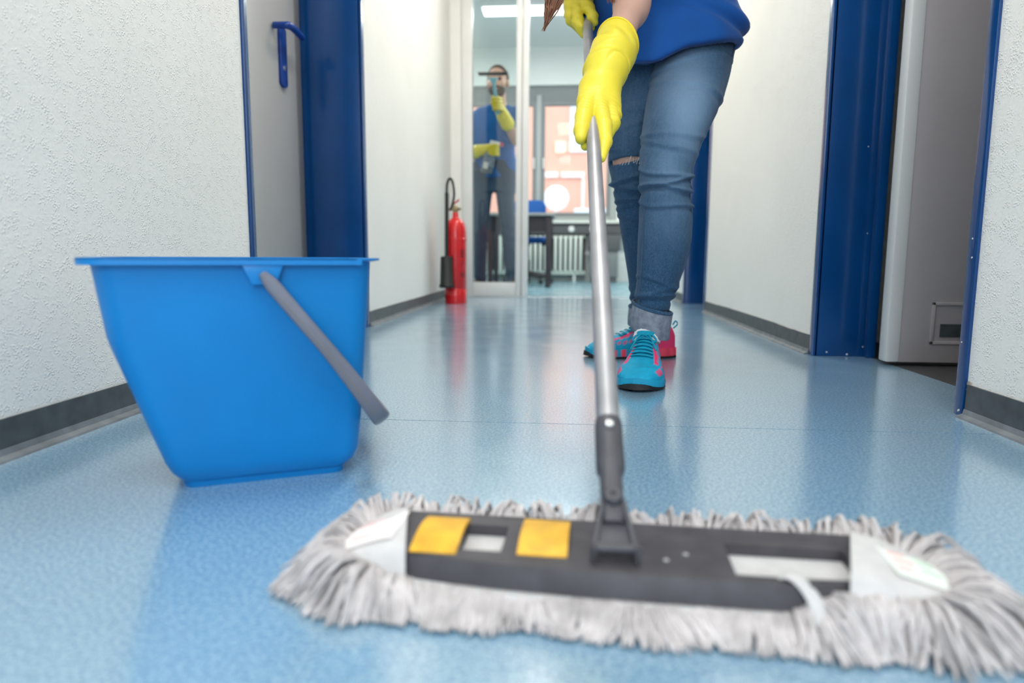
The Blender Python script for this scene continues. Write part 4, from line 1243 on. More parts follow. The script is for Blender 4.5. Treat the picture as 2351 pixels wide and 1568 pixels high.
def cuff(F, zt, zb, grow, tilt, name='cuff'):
    """turned-up hem, grey inner side out"""
    n = 36; rs = []
    prof = [(zt, grow - 0.004), (zt + 0.002, grow), (zt - 0.003, grow + 0.0025), ((zt + zb) / 2, grow + 0.0035), (zb + 0.004, grow + 0.003), (zb, grow), (zb + 0.002, grow - 0.005)]
    for z, g in prof:
        ring = []
        for k in range(n):
            th = 2 * math.pi * k / n
            p = on_leg(F, z, th, g + 0.0012 * math.sin(3 * th + z * 60))
            p[2] += tilt * math.sin(th + 0.4) + 0.0015 * math.sin(2 * th)
            ring.append(p)
        rs.append(ring)
    return MB().rings(rs, False, False).build(name, M['denim_inside'], jeans, smooth=True)
cuff(FL, at(1500, 708, 1.70)[2], at(1495, 768, 1.70)[2], 0.0045, -0.015)
cuff(FR_, at(1480, 704, 1.985)[2], at(1480, 748, 1.985)[2], 0.004, 0.0)
def edge_roll(F, z, grow, tilt):
    n = 36
    ring = []
    for k in range(n + 1):
        th = 2 * math.pi * k / n
        p = on_leg(F, z, th, grow); p[2] += tilt * math.sin(th + 0.4) + 0.0015 * math.sin(2 * th)
        ring.append(p)
    return MB().tube(ring, 0.0030, 8, flat=1.5).build('hem_roll', M['denim'], jeans, smooth=True)
for args in ((FL, at(1500, 706, 1.70)[2], 0.0055, -0.015), (FR_, at(1480, 703, 1.985)[2], 0.0045, 0.0)):
    set_attr(edge_roll(*args), 'fade', [0.1] * (37 * 8))

# shirt
SH = Loft(leg_rows([(1378, 1692, 170, 1.86, 0.62), (1368, 1698, 110, 1.865, 0.62), (1364, 1704, 75, 1.87, 0.62), (1362, 1690, 45, 1.875, 0.62), (1358, 1668, 10, 1.875, 0.62), (1368, 1652, -60, 1.84, 0.62), (1380, 1640, -150, 1.76, 0.66), (1385, 1625, -230, 1.70, 0.66), (1440, 1560, -310, 1.66, 0.8)]), 2)
hx = []
for (px_, py_) in ((1345, 70), (1368, 96), (1400, 128), (1440, 150), (1490, 158), (1530, 140), (1570, 122), (1630, 106), (1680, 97), (1720, 90)):
    p = at(px_, py_, 1.80); hx.append((p[0], p[2]))
hx = np.array(hx)
def shirt_sdf(P):
    d = SH(P, 0.0, 2.3)
    x, y, z = P.T
    # soft folds: drape from the right hip towards the belly
    u_ = z - 0.90 + 0.35 * (x - 0.42)
    d = d - 0.007 * np.exp(-((u_) / 0.014) ** 2) * np.clip((x - 0.28) / 0.12, 0, 1) + 0.009 * np.exp(-((u_ + 0.030) / 0.012) ** 2) * np.clip((x - 0.22) / 0.12, 0, 1)
    d = d - 0.005 * np.sin(26 * x - 11 * z + 1.0 + 1.5 * np.sin(9 * z)) * np.clip((1.2 - z) / 0.3, 0, 1)
    d = d - 0.002 * np.sin(70 * x + 38 * z) * np.clip((x - 0.3) / 0.1, 0, 1)
    d = smin(d, capsule(P, at(1545, -20, 1.90), at(1490, -200, 1.72), 0.115, 0.120), 0.05)
    d = smin(d, capsule(P, SHL, SHR, 0.072, 0.072), 0.04)
    d = smin(d, capsule(P, SHL, SHL * 0.35 + ELL * 0.65, 0.075, 0.070), 0.04)
    d = smin(d, capsule(P, SHR, SHR * 0.35 + ELR * 0.65, 0.075, 0.070), 0.04)
    hem = np.interp(x, hx[:, 0], hx[:, 1])
    d = smax(d, hem - z - 0.002 * np.sin(40 * x), 0.010)
    # hollow from below so the hem is a cloth edge
    inner = SH(P, -0.030, 2.3)
    cav = np.maximum(inner, z - hem - 0.02)
    return np.maximum(d, -cav)
sdf_obj('shirt', shirt_sdf, (-0.12, 1.40, 0.74), (0.66, 2.2, 1.55), 0.0065, M['shirt'], wo)

# gloves
def glove(name, fn, lo, hi, h=0.0028):
    return sdf_obj(name, fn, lo, hi, h, M['glove'], wo)
CUFA, CUFB = at(1422, 86, 1.475), at(1405, 133, 1.425)
CAX = (CUFA - CUFB) / np.linalg.norm(CUFA - CUFB)
G1 = dict(
    arm=([CUFA, at(1406, 128, 1.425), at(1391, 165, 1.392), at(1380, 198, 1.368)], [0.0440, 0.0435, 0.0405, 0.035]),
    palm=[(at(1360, 205, 1.365), at(1349, 238, 1.330), 0.027, 0.021), (at(1395, 205, 1.365), at(1399, 246, 1.330), 0.025, 0.0195), (at(1378, 205, 1.358), at(1375, 240, 1.325), 0.026, 0.021)],
    thumb=([at(1351, 232, 1.33), at(1341, 268, 1.283), at(1336, 300, 1.246), at(1334, 318, 1.228)], [0.0200, 0.0165, 0.0148, 0.0105]),
    index=([at(1375, 243, 1.322), at(1386, 290, 1.262), at(1389, 326, 1.222), at(1382, 364, 1.185)], [0.0185, 0.0150, 0.0125, 0.0068]),
    middle=([at(1399, 245, 1.335), at(1405, 283, 1.292), at(1392, 308, 1.285), at(1362, 325, 1.268), at(1344, 335, 1.236)], [0.0185, 0.0150, 0.0125, 0.011, 0.0085]),
    ring=([at(1404, 232, 1.355), at(1409, 265, 1.318), at(1390, 288, 1.320), at(1356, 302, 1.300)], [0.018, 0.0145, 0.012, 0.0095]),
    pinky=([at(1404, 215, 1.375), at(1411, 245, 1.345), at(1388, 266, 1.350), at(1358, 278, 1.335)], [0.016, 0.0125, 0.0105, 0.0085]))
def glove1(P):
    d = chain(P, *G1['arm'], 0.012)
    for a, b_, ra, rb in G1['palm']: d = smin(d, capsule(P, a, b_, ra, rb), 0.014)
    fing = np.minimum.reduce([chain(P, *G1[k], 0.004) for k in ('thumb', 'index', 'middle', 'ring', 'pinky')])
    d = smin(d, fing, 0.0065)
    x, y, z = P.T
    t = (P - CUFB) @ CAX
    side = (P - CUFB) @ RT
    # creases across wrist and loose folds in the sleeve
    d = d + 0.0065 * np.exp(-((t + 0.036 + 0.5 * (side - 0.012) ** 2 / 0.02 - 0.25 * side) / 0.0048) ** 2) * np.clip((side + 0.03) / 0.05, 0, 1)
    d = d - 0.0030 * np.exp(-((t + 0.042 - 0.25 * side) / 0.007) ** 2)
    d = d - 0.0030 * np.exp(-((t + 0.014 - 0.35 * side) / 0.008) ** 2) * np.clip((0.04 - side) / 0.05, 0, 1)
    d = d - 0.0022 * np.sin(side * 150 + t * 45) * np.clip((t - 0.0) / 0.02, 0, 1) * np.clip((0.045 - t) / 0.02, 0, 1)
    d = d + 0.0007 * np.sin((t * 1.0) * 620) * np.exp(-((t + 0.17) / 0.03) ** 2)
    d = np.maximum(d, t - np.linalg.norm(CUFA - CUFB) + 0.002 + 0.30 * side ** 2 / 0.04)
    # open mouth of the cuff
    arm_in = chain(P, [CUFA + CAX * 0.03, CUFB], [0.0378, 0.036])
    return np.maximum(d, -np.maximum(arm_in, 0.034 - t))
gl = glove('glove', glove1, np.minimum(at(1290, 400, 1.1), at(1290, 400, 1.1)), (0.30, 1.56, 0.86))
# rolled bead round the cuff
cm = CUFB + CAX * (np.linalg.norm(CUFA - CUFB) - 0.003)
ra_ = np.cross(CAX, np.array([0, 1.0, 0])); ra_ /= np.linalg.norm(ra_); rb_ = np.cross(CAX, ra_)
ringp = []
for k in range(41):
    th = 2 * math.pi * k / 40
    p = cm + 0.0438 * (math.cos(th) * ra_ + math.sin(th) * rb_)
    sd = (p - CUFB) @ RT
    ringp.append(p - CAX * 0.30 * sd ** 2 / 0.04)
MB().tube(ringp, 0.0032, 8).build('cuff_bead', M['glove_rim'], gl, smooth=True)

G2 = dict(
    arm=([at(1318, -95, 1.85), at(1322, -50, 1.84), at(1324, -10, 1.825)], [0.046, 0.042, 0.036]),
    palm=[(at(1318, -5, 1.82), at(1317, 28, 1.80), 0.026, 0.020), (at(1338, -5, 1.82), at(1342, 15, 1.80), 0.026, 0.021)],
    index=([at(1326, 15, 1.79), at(1326, 48, 1.765), at(1334, 66, 1.755), at(1340, 78, 1.755)], [0.0175, 0.0150, 0.0130, 0.0095]),
    middle=([at(1313, 12, 1.81), at(1311, 44, 1.79), at(1330, 62, 1.80), at(1358, 62, 1.805)], [0.0175, 0.0145, 0.0125, 0.0095]),
    ring=([at(1308, 0, 1.83), at(1307, 32, 1.815), at(1330, 48, 1.83), at(1358, 46, 1.83)], [0.016, 0.0135, 0.0115, 0.009]),
    pinky=([at(1308, -12, 1.85), at(1309, 18, 1.84), at(1332, 32, 1.855), at(1356, 30, 1.855)], [0.015, 0.012, 0.0105, 0.0085]),
    thumb=([at(1343, 8, 1.79), at(1353, 22, 1.765), at(1361, 40, 1.755), at(1364, 50, 1.755)], [0.019, 0.0145, 0.0130, 0.0105]))
def glove2(P):
    d = chain(P, *G2['arm'], 0.012)
    for a, b_, ra, rb in G2['palm']: d = smin(d, capsule(P, a, b_, ra, rb), 0.014)
    fing = np.minimum.reduce([chain(P, *G2[k], 0.004) for k in ('thumb', 'index', 'middle', 'ring', 'pinky')])
    d = smin(d, fing, 0.0065)
    return d - 0.0010 * np.sin(P[:, 2] * 260 + P[:, 0] * 120)
glove('glove', glove2, (-0.08, 1.68, 0.78), (0.14, 1.97, 1.06), 0.0034)

# hair: strands hanging from the bowed head
M['hair_strand'] = M['hair']
hr = MB()
for k in range(170):
    t = random.random()
    root = HEADC + HEADR @ (np.array([random.uniform(-0.9, 0.9), random.uniform(-0.9, 0.5), 0.75 + 0.25 * random.random()]) * np.array([0.075, 0.09, 0.09]))
    lock = k % 2
    _t = random.random()
    tip = at(1247 + 22 * _t + random.gauss(0, 1.5), 72 - 62 * _t, 1.50 + random.gauss(0, 0.006)) if k % 5 < 3 else at(1393 + 22 * random.random(), 10 - 26 * random.random(), 1.55 + random.gauss(0, 0.008))
    mid = root * 0.45 + tip * 0.55 + np.array([0.010 if k % 5 < 3 else -0.004, -0.015, 0.02]) + RNG.normal(0, 0.006, 3)
    if k % 5 < 3: mid = at(1279 + random.gauss(0, 9), -20, 1.50) + RNG.normal(0, 0.003, 3)
    hr.tube(smooth_path([root, mid * 0.5 + root * 0.5 + np.array([0, -0.03, 0.01]), mid, tip], 12), [0.0019] * 8 + [0.0018, 0.0015, 0.0011, 0.0004], 5)
hs = hr.build('hair_lock', M['hair'], body, smooth=True); hs['kind'] = 'stuff'
def hair_cap(P):
    q = (P - HEADC) @ HEADR
    d = ellipsoid(q, (0, -0.014, 0.026), (0.082, 0.098, 0.094))
    return smax(d, np.maximum(q[:, 1] - 0.055 - 0.3 * q[:, 2], -0.075 - q[:, 2]), 0.02)
sdf_obj('hair', hair_cap, HEADC - 0.14, HEADC + 0.14, 0.006, M['hair'], wo)

# ------------------------------------------------------------------ running shoes
M['shoe_blue'] = mat('turquoise_shoe_mesh', (0.0, 0.36, 0.60), 0.7)
nt, bb_ = nodes(M['shoe_blue'])
vv = coord(nt)
base = ramp(nt, noise(nt, vv, 60, 3), [(0.3, (0.0, 0.31, 0.53)), (0.7, (0.0, 0.40, 0.64))])
nt.links.new(mix(nt, attr(nt, 'pink'), base, (0.90, 0.045, 0.17)), bb_.inputs['Base Color'])
bump(nt, bb_, noise(nt, vv, 900, 2), 0.3, 0.0005)
M['shoe_lace'] = noisy('turquoise_lace', (0.0, 0.30, 0.46), 0.1, 90, 0.8)
M['shoe_sole'] = mat('black_rubber_sole', (0.012, 0.014, 0.016), 0.6)
M['shoe_mid'] = mat('foam_midsole', (0.02, 0.38, 0.60), 0.55)
nt, bb_ = nodes(M['shoe_mid'])
nt.links.new(mix(nt, attr(nt, 'pink'), (0.01, 0.34, 0.56), (0.92, 0.06, 0.12)), bb_.inputs['Base Color'])

SL = 0.265
def shoe_half(x):
    """half widths on the two sides along the length"""
    u_ = x / SL
    a = np.interp(u_, [0, 0.03, 0.10, 0.22, 0.40, 0.60, 0.72, 0.82, 0.90, 0.95, 0.98, 1.0], [0.010, 0.021, 0.030, 0.034, 0.034, 0.042, 0.046, 0.0435, 0.036, 0.027, 0.017, 0.004])
    b = np.interp(u_, [0, 0.03, 0.10, 0.22, 0.40, 0.60, 0.72, 0.82, 0.90, 0.95, 0.98, 1.0], [0.010, 0.021, 0.030, 0.033, 0.029, 0.037, 0.043, 0.042, 0.036, 0.027, 0.017, 0.004])
    k = np.interp(u_, [0, 0.3, 0.6, 1], [1.05, 1.1, 1.2, 1.2])
    return a * k, b * k
def shoe(heel, direction, flip, sole_lift=0.0):
    """heel: floor point under the heel end; direction: unit xy; flip: mirror for the other foot"""
    d = v3((direction[0], direction[1], 0)); d /= np.linalg.norm(d)
    y = np.cross((0, 0, 1), d) * flip
    SM = frame_m((heel[0], heel[1], 0), d, y, (0, 0, 1))
    xs = SL * (0.5 - 0.5 * np.cos(np.linspace(0.0, 1, 46) * math.pi))
    top = lambda x: np.interp(x / SL, [0, 0.04, 0.14, 0.24, 0.33, 0.40, 0.50, 0.62, 0.74, 0.86, 0.95, 1.0], [0.068, 0.092, 0.090, 0.088, 0.102, 0.097, 0.082, 0.067, 0.057, 0.049, 0.037, 0.022])
    toe = lambda x: 0.010 * max(0, (x / SL - 0.78) / 0.22) ** 2
    def zb(x): return 0.020 + toe(x)
    m = 40; rs = []; pink = []
    for x in xs:
        a, b = shoe_half(x); zt = top(x); z0 = zb(x); ring = []
        for k in range(m):
            q = math.pi * k / (m - 1)
            cc, ss = math.cos(q), math.sin(q)
            w = a if cc > 0 else b
            u_ = x / SL
            e = np.interp(u_, [0, 0.3, 0.55, 1], [0.75, 0.72, 0.85, 0.8])
            yy = w * np.sign(cc) * abs(cc) ** e * (1 + 0.10 * math.sin(q) ** 2 * (u_ > 0.55))
            z = z0 + (zt - z0) * ss ** np.interp(u_, [0, 0.3, 0.55, 0.8, 1], [0.5, 0.55, 0.62, 0.74, 0.8])
            ring.append((x, yy, z + 0.0009 * math.sin(140 * x + 20 * z) * ss))
            s01 = k / (m - 1)
            fl = s01 if s01 < 0.5 else 1 - s01              # 0 at the sole, 0.5 on the ridge
            pk = 0.0
            zig = 0.335 + 0.035 * abs(((u_ * 15) % 1) * 2 - 1)
            if 0.44 < u_ < 0.74 and zig - 0.075 < fl < zig: pk = 1.0
            if 0.30 < u_ < 0.74 and 0.10 < fl < 0.30:
                st_ = ((u_ * 13 + fl * 4.0) % 1)
                if st_ < 0.26: pk = 0.85
            if 0.76 < u_ < 0.86 and 0.08 < fl < 0.24 and ((fl * 40) % 1) < 0.6: pk = 0.8
            if u_ < 0.20 and fl < 0.40: pk = 1.0
            if u_ < 0.30 and fl < 0.22: pk = 1.0
            pink.append(pk)
        rs.append(ring)
    up = MB().rings(rs, M=SM).build('shoe', M['shoe_blue'], wo, smooth=True, auto=75)
    set_attr(up, 'pink', pink)
    # midsole and outsole
    def slab(z0, z1, g0, g1, name, mt, wave=False, x0=-0.004, x1=SL + 0.002):
        n = 60; out0, out1 = [], []
        xx = np.linspace(0.0, 1, n); xx = 0.5 - 0.5 * np.cos(xx * math.pi)
        pts = [(x0 + (x1 - x0) * u_, 1) for u_ in xx] + [(x0 + (x1 - x0) * u_, -1) for u_ in xx[::-1]]
        pk = []
        rings_ = []
        for zi, (z, g) in enumerate(((z0, g0), ((z0 + z1) / 2, (g0 + g1) / 2 + 0.0016), (z1, g1))):
            r_ = []
            for x, sd in pts:
                a, b = shoe_half(min(max(x, 0.0), SL)); w = (a if sd > 0 else b) + g
                bulge = 0.0016 * math.sin(x * 210) if wave and x < 0.17 else 0
                zq = z - (0.009 * min(1, max(0, (x / SL - 0.5) / 0.4)) * (z - z0) / (z1 - z0) if wave else 0)
                r_.append((x, sd * (w + bulge), zq + toe(x) * (1 if z > 0.001 else 0.55)))
                pk.append(1.0 if (x < 0.105 or (x < 0.20 and math.sin(x * 210) > 0.1)) else 0.0)
            rings_.append(r_)
        ob = MB().rings(rings_, M=SM).build(name, mt, up, smooth=True, auto=50)
        if wave: set_attr(ob, 'pink', pk)
        return ob
    slab(0.0, 0.0065, 0.001, 0.003, 'outsole', M['shoe_sole'])
    slab(0.0065, 0.030, 0.003, 0.0015, 'midsole', M['shoe_mid'], True)
    # toe guard
    g = MB(); rr = []
    for k in range(17):
        q = -1.1 + 2.2 * k / 16
        xk = SL - 0.040 + 0.042 * math.cos(q * 0.95); a, b = shoe_half(min(xk, SL)); 
        yk_ = (0.040 * math.sin(q * 0.95))
        rr.append((xk + 0.002, yk_, 0.013))
    hts = [0.003 + 0.008 * math.cos((k - 8) / 8 * 1.35) for k in range(17)]
    g.rings([[(p[0] + 0.001, p[1] * 1.01, 0.006), (p[0] + 0.0035, p[1] * 1.04, 0.006), (p[0] + 0.0015, p[1] * 1.02, 0.008 + h_), (p[0] - 0.003, p[1] * 0.99, 0.008 + h_)] for p, h_ in zip(rr, hts)], M=SM)
    g.build('toe_guard', M['shoe_sole'], up, smooth=True, auto=50)
    # laces
    lc = MB()
    ztop = lambda x, yy: zb(x) + (top(x) - zb(x)) * (max(0.0, 1 - (abs(yy) / (shoe_half(x)[0] + 0.002)) ** 2.4)) ** 0.36
    for i, xl in enumerate((0.100, 0.113, 0.126, 0.139, 0.152, 0.165)):
        w_ = 0.020 + 0.0014 * i
        for sgn in ((1, -1) if i % 2 == 0 else (1,)):
            pth = [(xl + sgn * 0.004 * (yy / w_) + 0.002, yy, ztop(xl, yy) + 0.0030) for yy in np.linspace(-w_, w_, 9)]
            lc.tube(pth, 0.0032, 6, flat=0.55, M=SM)
    kx, kz = 0.092, ztop(0.092, 0) + 0.006
    for sgn in (-1, 1):
        lc.tube(smooth_path([(kx, 0, kz), (kx + 0.006, sgn * 0.016, kz + 0.003), (kx + 0.014, sgn * 0.028, kz - 0.008), (kx + 0.020, sgn * 0.022, kz - 0.012), (kx + 0.010, sgn * 0.012, kz - 0.004), (kx, 0, kz)], 20), 0.0026, 6, M=SM)
        lc.tube(smooth_path([(kx, 0, kz), (kx + 0.012, sgn * 0.012, kz + 0.002), (kx + 0.03, sgn * 0.024, kz - 0.018), (kx + 0.038, sgn * 0.030, kz - 0.030)], 12), 0.0022, 6, M=SM)
    lc.tube([(kx - 0.002, -0.006, kz), (kx + 0.002, 0, kz + 0.003), (kx - 0.002, 0.006, kz)], 0.0045, 8, M=SM)
    lo_ = lc.build('laces', M['shoe_lace'], up, smooth=True)
    # eyelet rows
    tg = MB(); tg.tube(smooth_path([(0.058, 0, 0.085), (0.070, 0, 0.108), (0.082, 0, 0.112), (0.094, 0, 0.104)], 10), [0.005, 0.007, 0.007, 0.005], 12, flat=3.2, up=(0, 1, 0.001), M=SM)
    to_ = tg.build('tongue', M['shoe_lace'], up, smooth=True)
    MB().tube(smooth_path([(0.004, 0, 0.086), (-0.008, 0, 0.098), (-0.002, 0, 0.108), (0.006, 0, 0.096)], 10), 0.004, 6, flat=0.5, M=SM).build('pull_tab', M['shoe_lace'], up, smooth=True)
    return SM
ANL, ANR = at(1497, 745, 1.705), at(1480, 735, 1.985)
toeL = at(1466, 905, 1.468)
dL = v3((0.160 - ANL[0] + 0.005, 1.478 - ANL[1] - 0.04, 0)); dL /= np.linalg.norm(dL)
heelL = v3((0.163, 1.478, 0)) - dL * SL
shoe(heelL, dL[:2], 1)
dR = v3((-1.0, -0.10, 0)); dR /= np.linalg.norm(dR)
heelR = v3((0.068, 2.000, 0)) - dR * SL
shoe(heelR, dR[:2], -1)
for A_, hl, dd in ((ANL, heelL, dL), (ANR, heelR, dR)):
    p0 = hl + dd * 0.062
    tp = A_ + np.array([0, 0, 0.015])
    MB().tube([p0 + np.array([0, 0, 0.055]), p0 + np.array([0, 0, 0.09]), tp], [0.030, 0.034, 0.034], 18).build('sock', M['sock'], wo, smooth=True)

# ------------------------------------------------------------------ man cleaning the glass
YM = 5.26
mn = empty('person', at(1138, 660, YM) * np.array([1, 1, 0]), 'bearded person in blue shirt wiping the glass partition with a squeegee', 'person', 'people cleaning')
PXM = YM / F_PX
def mrow(rows):
    out = []
    for xl, xr, y, Y, kb in rows:
        c = at((xl + xr) / 2, y, Y); a = (xr - xl) / 2 / F_PX * Y
        out.append((c[2], c[0], c[1], a, a * kb))
    return out
MLEG1 = Loft(mrow([(1090, 1117, 672, YM, 1.1), (1088, 1116, 640, YM, 1.1), (1086, 1118, 570, YM, 1.1), (1087, 1122, 520, YM, 1.0), (1087, 1127, 465, YM, 1.0), (1087, 1134, 415, YM, 1.0), (1087, 1136, 395, YM, 1.0)]), 1)
MLEG2 = Loft(mrow([(1163, 1188, 672, YM, 1.1), (1161, 1188, 640, YM, 1.1), (1154, 1186, 570, YM, 1.1), (1148, 1183, 520, YM, 1.0), (1141, 1182, 465, YM, 1.0), (1136, 1182, 415, YM, 1.0), (1134, 1182, 395, YM, 1.0)]), 1)
MPEL = Loft(mrow([(1090, 1180, 440, YM, 0.62), (1087, 1183, 410, YM, 0.62), (1088, 1182, 370, YM, 0.62)]), 1)
def man_legs(P, g=0.0):
    d = np.minimum(MLEG1(P, g), MLEG2(P, g))
    return smin(d, MPEL(P, g), 0.03)
def man_jeans(P):
    z = P[:, 2]
    return man_legs(P) - 0.004 * np.sin(z * 75 + P[:, 0] * 30) * np.exp(-((z - 0.48) / 0.12) ** 2) - 0.003 * np.sin(z * 110 + P[:, 0] * 20) * np.exp(-((z - 0.12) / 0.08) ** 2)
MH = at(1143, 187, YM - 0.04); MR = axes_from((-0.12, -1.0, -0.05))
MS1, MS2 = at(1104, 268, YM), at(1182, 266, YM)
ME1, MW1, MH1 = at(1082, 352, YM - 0.06), at(1098, 346, YM - 0.20), at(1128, 340, YM - 0.24)
ME2, MW2, MH2 = at(1186, 322, YM - 0.12), at(1156, 268, YM - 0.24), at(1140, 236, YM - 0.28)
MT = Loft(mrow([(1086, 1184, 420, YM, 0.62), (1085, 1183, 408, YM, 0.60), (1089, 1180, 350, YM, 0.58), (1086, 1184, 300, YM, 0.55), (1090, 1188, 268, YM, 0.5), (1108, 1176, 249, YM, 0.55), (1128, 1162, 238, YM, 0.9)]), 1)
def man_body(P):
    d = smin(man_legs(P, -0.012), MT(P, -0.02), 0.03)
    d = smin(d, capsule(P, at(1146, 250, YM), MH + np.array([0, 0.01, -0.06]), 0.055, 0.055), 0.03)
    d = smin(d, head_sdf(P, MH, MR, 1.02), 0.015)
    d = smin(d, chain(P, [MS1, ME1, MW1, MH1], [0.052, 0.043, 0.031, 0.024]), 0.02)
    d = smin(d, chain(P, [MS2, ME2, MW2, MH2], [0.052, 0.043, 0.031, 0.024]), 0.02)
    return d
_lo, _hi = (-0.95, 4.85, 0.02), (-0.22, 5.6, 1.80)
mb_ = sdf_obj('body', man_body, _lo, _hi, 0.010, M['skin'], mn)
face_parts(mb_, MH, MR, 1.02)
jm = sdf_obj('jeans', man_jeans, (-0.80, 5.0, 0.04), (-0.28, 5.5, 1.05), 0.010, M['denim_man'], mn)
co = np.empty(len(jm.data.vertices) * 3); jm.data.vertices.foreach_get('co', co)
zz = co.reshape(-1, 3)[:, 2] + ORG[jm.name][2]
set_attr(jm, 'fade', 0.1 + 0.3 * np.exp(-((zz - 0.72) / 0.14) ** 2))
ZHEM = at(1138, 410, YM)[2]
def man_shirt(P):
    x, y, z = P.T
    d = MT(P, 0.004) - 0.006 * np.sin(30 * x + 6 * z + 2 * np.sin(7 * z)) * np.clip((1.35 - z) / 0.2, 0, 1)
    d = smin(d, capsule(P, MS1, MS1 * 0.3 + ME1 * 0.7, 0.066, 0.074), 0.03)
    d = smin(d, capsule(P, MS2, MS2 * 0.35 + ME2 * 0.65, 0.066, 0.078), 0.03)
    d = smax(d, ZHEM - z, 0.008)
    neck = capsule(P, at(1146, 246, YM - 0.02), at(1146, 215, YM - 0.02), 0.060, 0.075)
    return np.maximum(d, -neck)
sdf_obj('shirt', man_shirt, (-0.95, 4.95, 0.80), (-0.22, 5.6, 1.60), 0.009, M['shirt_man'] if 'shirt_man' in M else M['shirt'], mn)
def man_hair(P):
    q = (P - MH) @ MR / 1.02
    d = ellipsoid(q, (0, -0.012, 0.028), (0.080, 0.099, 0.092))
    return smax(d, np.maximum(q[:, 1] - 0.050 + 0.55 * (0.07 - q[:, 2]), -0.055 - q[:, 2]), 0.012)
sdf_obj('hair', man_hair, MH - 0.15, MH + 0.15, 0.007, M['hair_dark'], mn)
def man_beard(P):
    q = (P - MH) @ MR / 1.02
    d = smin(ellipsoid(q, (0, 0.030, -0.062), (0.061, 0.066, 0.058)), ellipsoid(q, (0, 0.066, -0.100), (0.032, 0.028, 0.024)), 0.02)
    d = smax(d, q[:, 2] + 0.040 + 0.35 * np.maximum(0, 0.05 - q[:, 1]) * -1, 0.008)
    return smax(d, -ellipsoid(q, (0, 0.10, -0.064), (0.026, 0.03, 0.008)), 0.004)
sdf_obj('beard', man_beard, MH - 0.17, MH + 0.15, 0.006, M['hair_dark'], mn)
# gloves
SPA, SPB = at(1131, 330, YM - 0.245), at(1116, 398, YM - 0.245)       # spray bottle axis
def mglove1(P):
    d = chain(P, [ME1 * 0.35 + MW1 * 0.65, MW1, MH1], [0.050, 0.042, 0.032], 0.01)
    f = None
    for k, off in enumerate((0.004, -0.018, -0.040, -0.060)):
        c = MH1 + np.array([0.012, 0, off + 0.01])
        pts = [MH1 + np.array([-0.01, -0.02, off * 0.7]), c + np.array([0.018, -0.035, 0]), c + np.array([0.040, -0.012, 0]), c + np.array([0.030, 0.022, 0])]
        g = chain(P, pts, [0.014, 0.0125, 0.0115, 0.009])
        f = g if f is None else np.minimum(f, g)
    th = chain(P, [MH1 + np.array([0, 0.01, 0.01]), MH1 + np.array([0.02, 0.03, 0.03]), MH1 + np.array([0.045, 0.028, 0.028])], [0.017, 0.014, 0.010])
    return smin(d, np.minimum(f, th), 0.008)
sdf_obj('glove', mglove1, MH1 - 0.22, MH1 + 0.13, 0.005, M['glove'], mn)
SQH0, SQH1 = at(1141, 246, YM - 0.325), at(1132, 178, 4.925)           # squeegee handle
HDIR = (SQH1 - SQH0) / np.linalg.norm(SQH1 - SQH0)
def mglove2(P):
    d = chain(P, [ME2 * 0.30 + MW2 * 0.70, MW2, MH2], [0.052, 0.046, 0.036], 0.01)
    f = None
    for k, s_ in enumerate((0.055, 0.030, 0.006, -0.016)):
        c = SQH0 + HDIR * s_
        pts = [MH2 + HDIR * (s_ * 0.7), c + np.array([0.034, 0.010, 0]), c + np.array([0.018, -0.026, 0]), c + np.array([-0.018, -0.022, 0]), c + np.array([-0.028, 0.006, 0])]
        g = chain(P, pts, [0.017, 0.0135, 0.0125, 0.0115, 0.009])
        f = g if f is None else np.minimum(f, g)
    th = chain(P, [MH2, SQH0 + HDIR * 0.03 + np.array([-0.03, 0.02, 0]), SQH0 + HDIR * 0.075 + np.array([-0.016, 0.012, 0])], [0.020, 0.015, 0.011])
    return smin(d, np.minimum(f, th), 0.008)
sdf_obj('glove', mglove2, MH2 - np.array([0.12, 0.13, 0.22]), MH2 + np.array([0.18, 0.2, 0.15]), 0.005, M['glove'], mn)
M['shoe_brown'] = noisy('brown_leather', (0.10, 0.055, 0.032), 0.15, 20, 0.5)
M['shoe_tan'] = mat('tan_rubber_sole', (0.45, 0.33, 0.12), 0.6)
for xc_, dirx in ((at(1103, 660, YM)[0], -0.15), (at(1176, 660, YM)[0], 0.12)):
    hl = np.array([xc_, YM + 0.07, 0]); dd = np.array([dirx, -1, 0]); dd /= np.linalg.norm(dd)
    Ms = frame_m(hl, dd, np.cross((0, 0, 1), dd), (0, 0, 1))
    rs = []
    for u_ in np.linspace(0, 1, 18):
        w_ = 1.05 * float(shoe_half(u_ * SL)[0]); zt = np.interp(u_, [0, 0.1, 0.35, 0.5, 0.8, 1], [0.09, 0.115, 0.125, 0.085, 0.06, 0.03])
        rs.append([(u_ * 0.285, w_ * np.sign(math.cos(q)) * abs(math.cos(q)) ** 0.8, 0.02 + (zt - 0.02) * math.sin(q) ** 0.7) for q in np.linspace(0, math.pi, 16)])
    sh_ = MB().rings(rs, M=Ms).build('shoe', M['shoe_brown'], mn, smooth=True, auto=70)
    pts = [(u_ * 0.287, (float(shoe_half(u_ * SL)[0]) + 0.004) * 1.05) for u_ in np.linspace(0, 1, 24)]
    MB().prism(pts + [(x, -y) for x, y in pts[::-1]], 0.0, 0.024, M=Ms).build('sole', M['shoe_tan'], sh_, smooth=False)

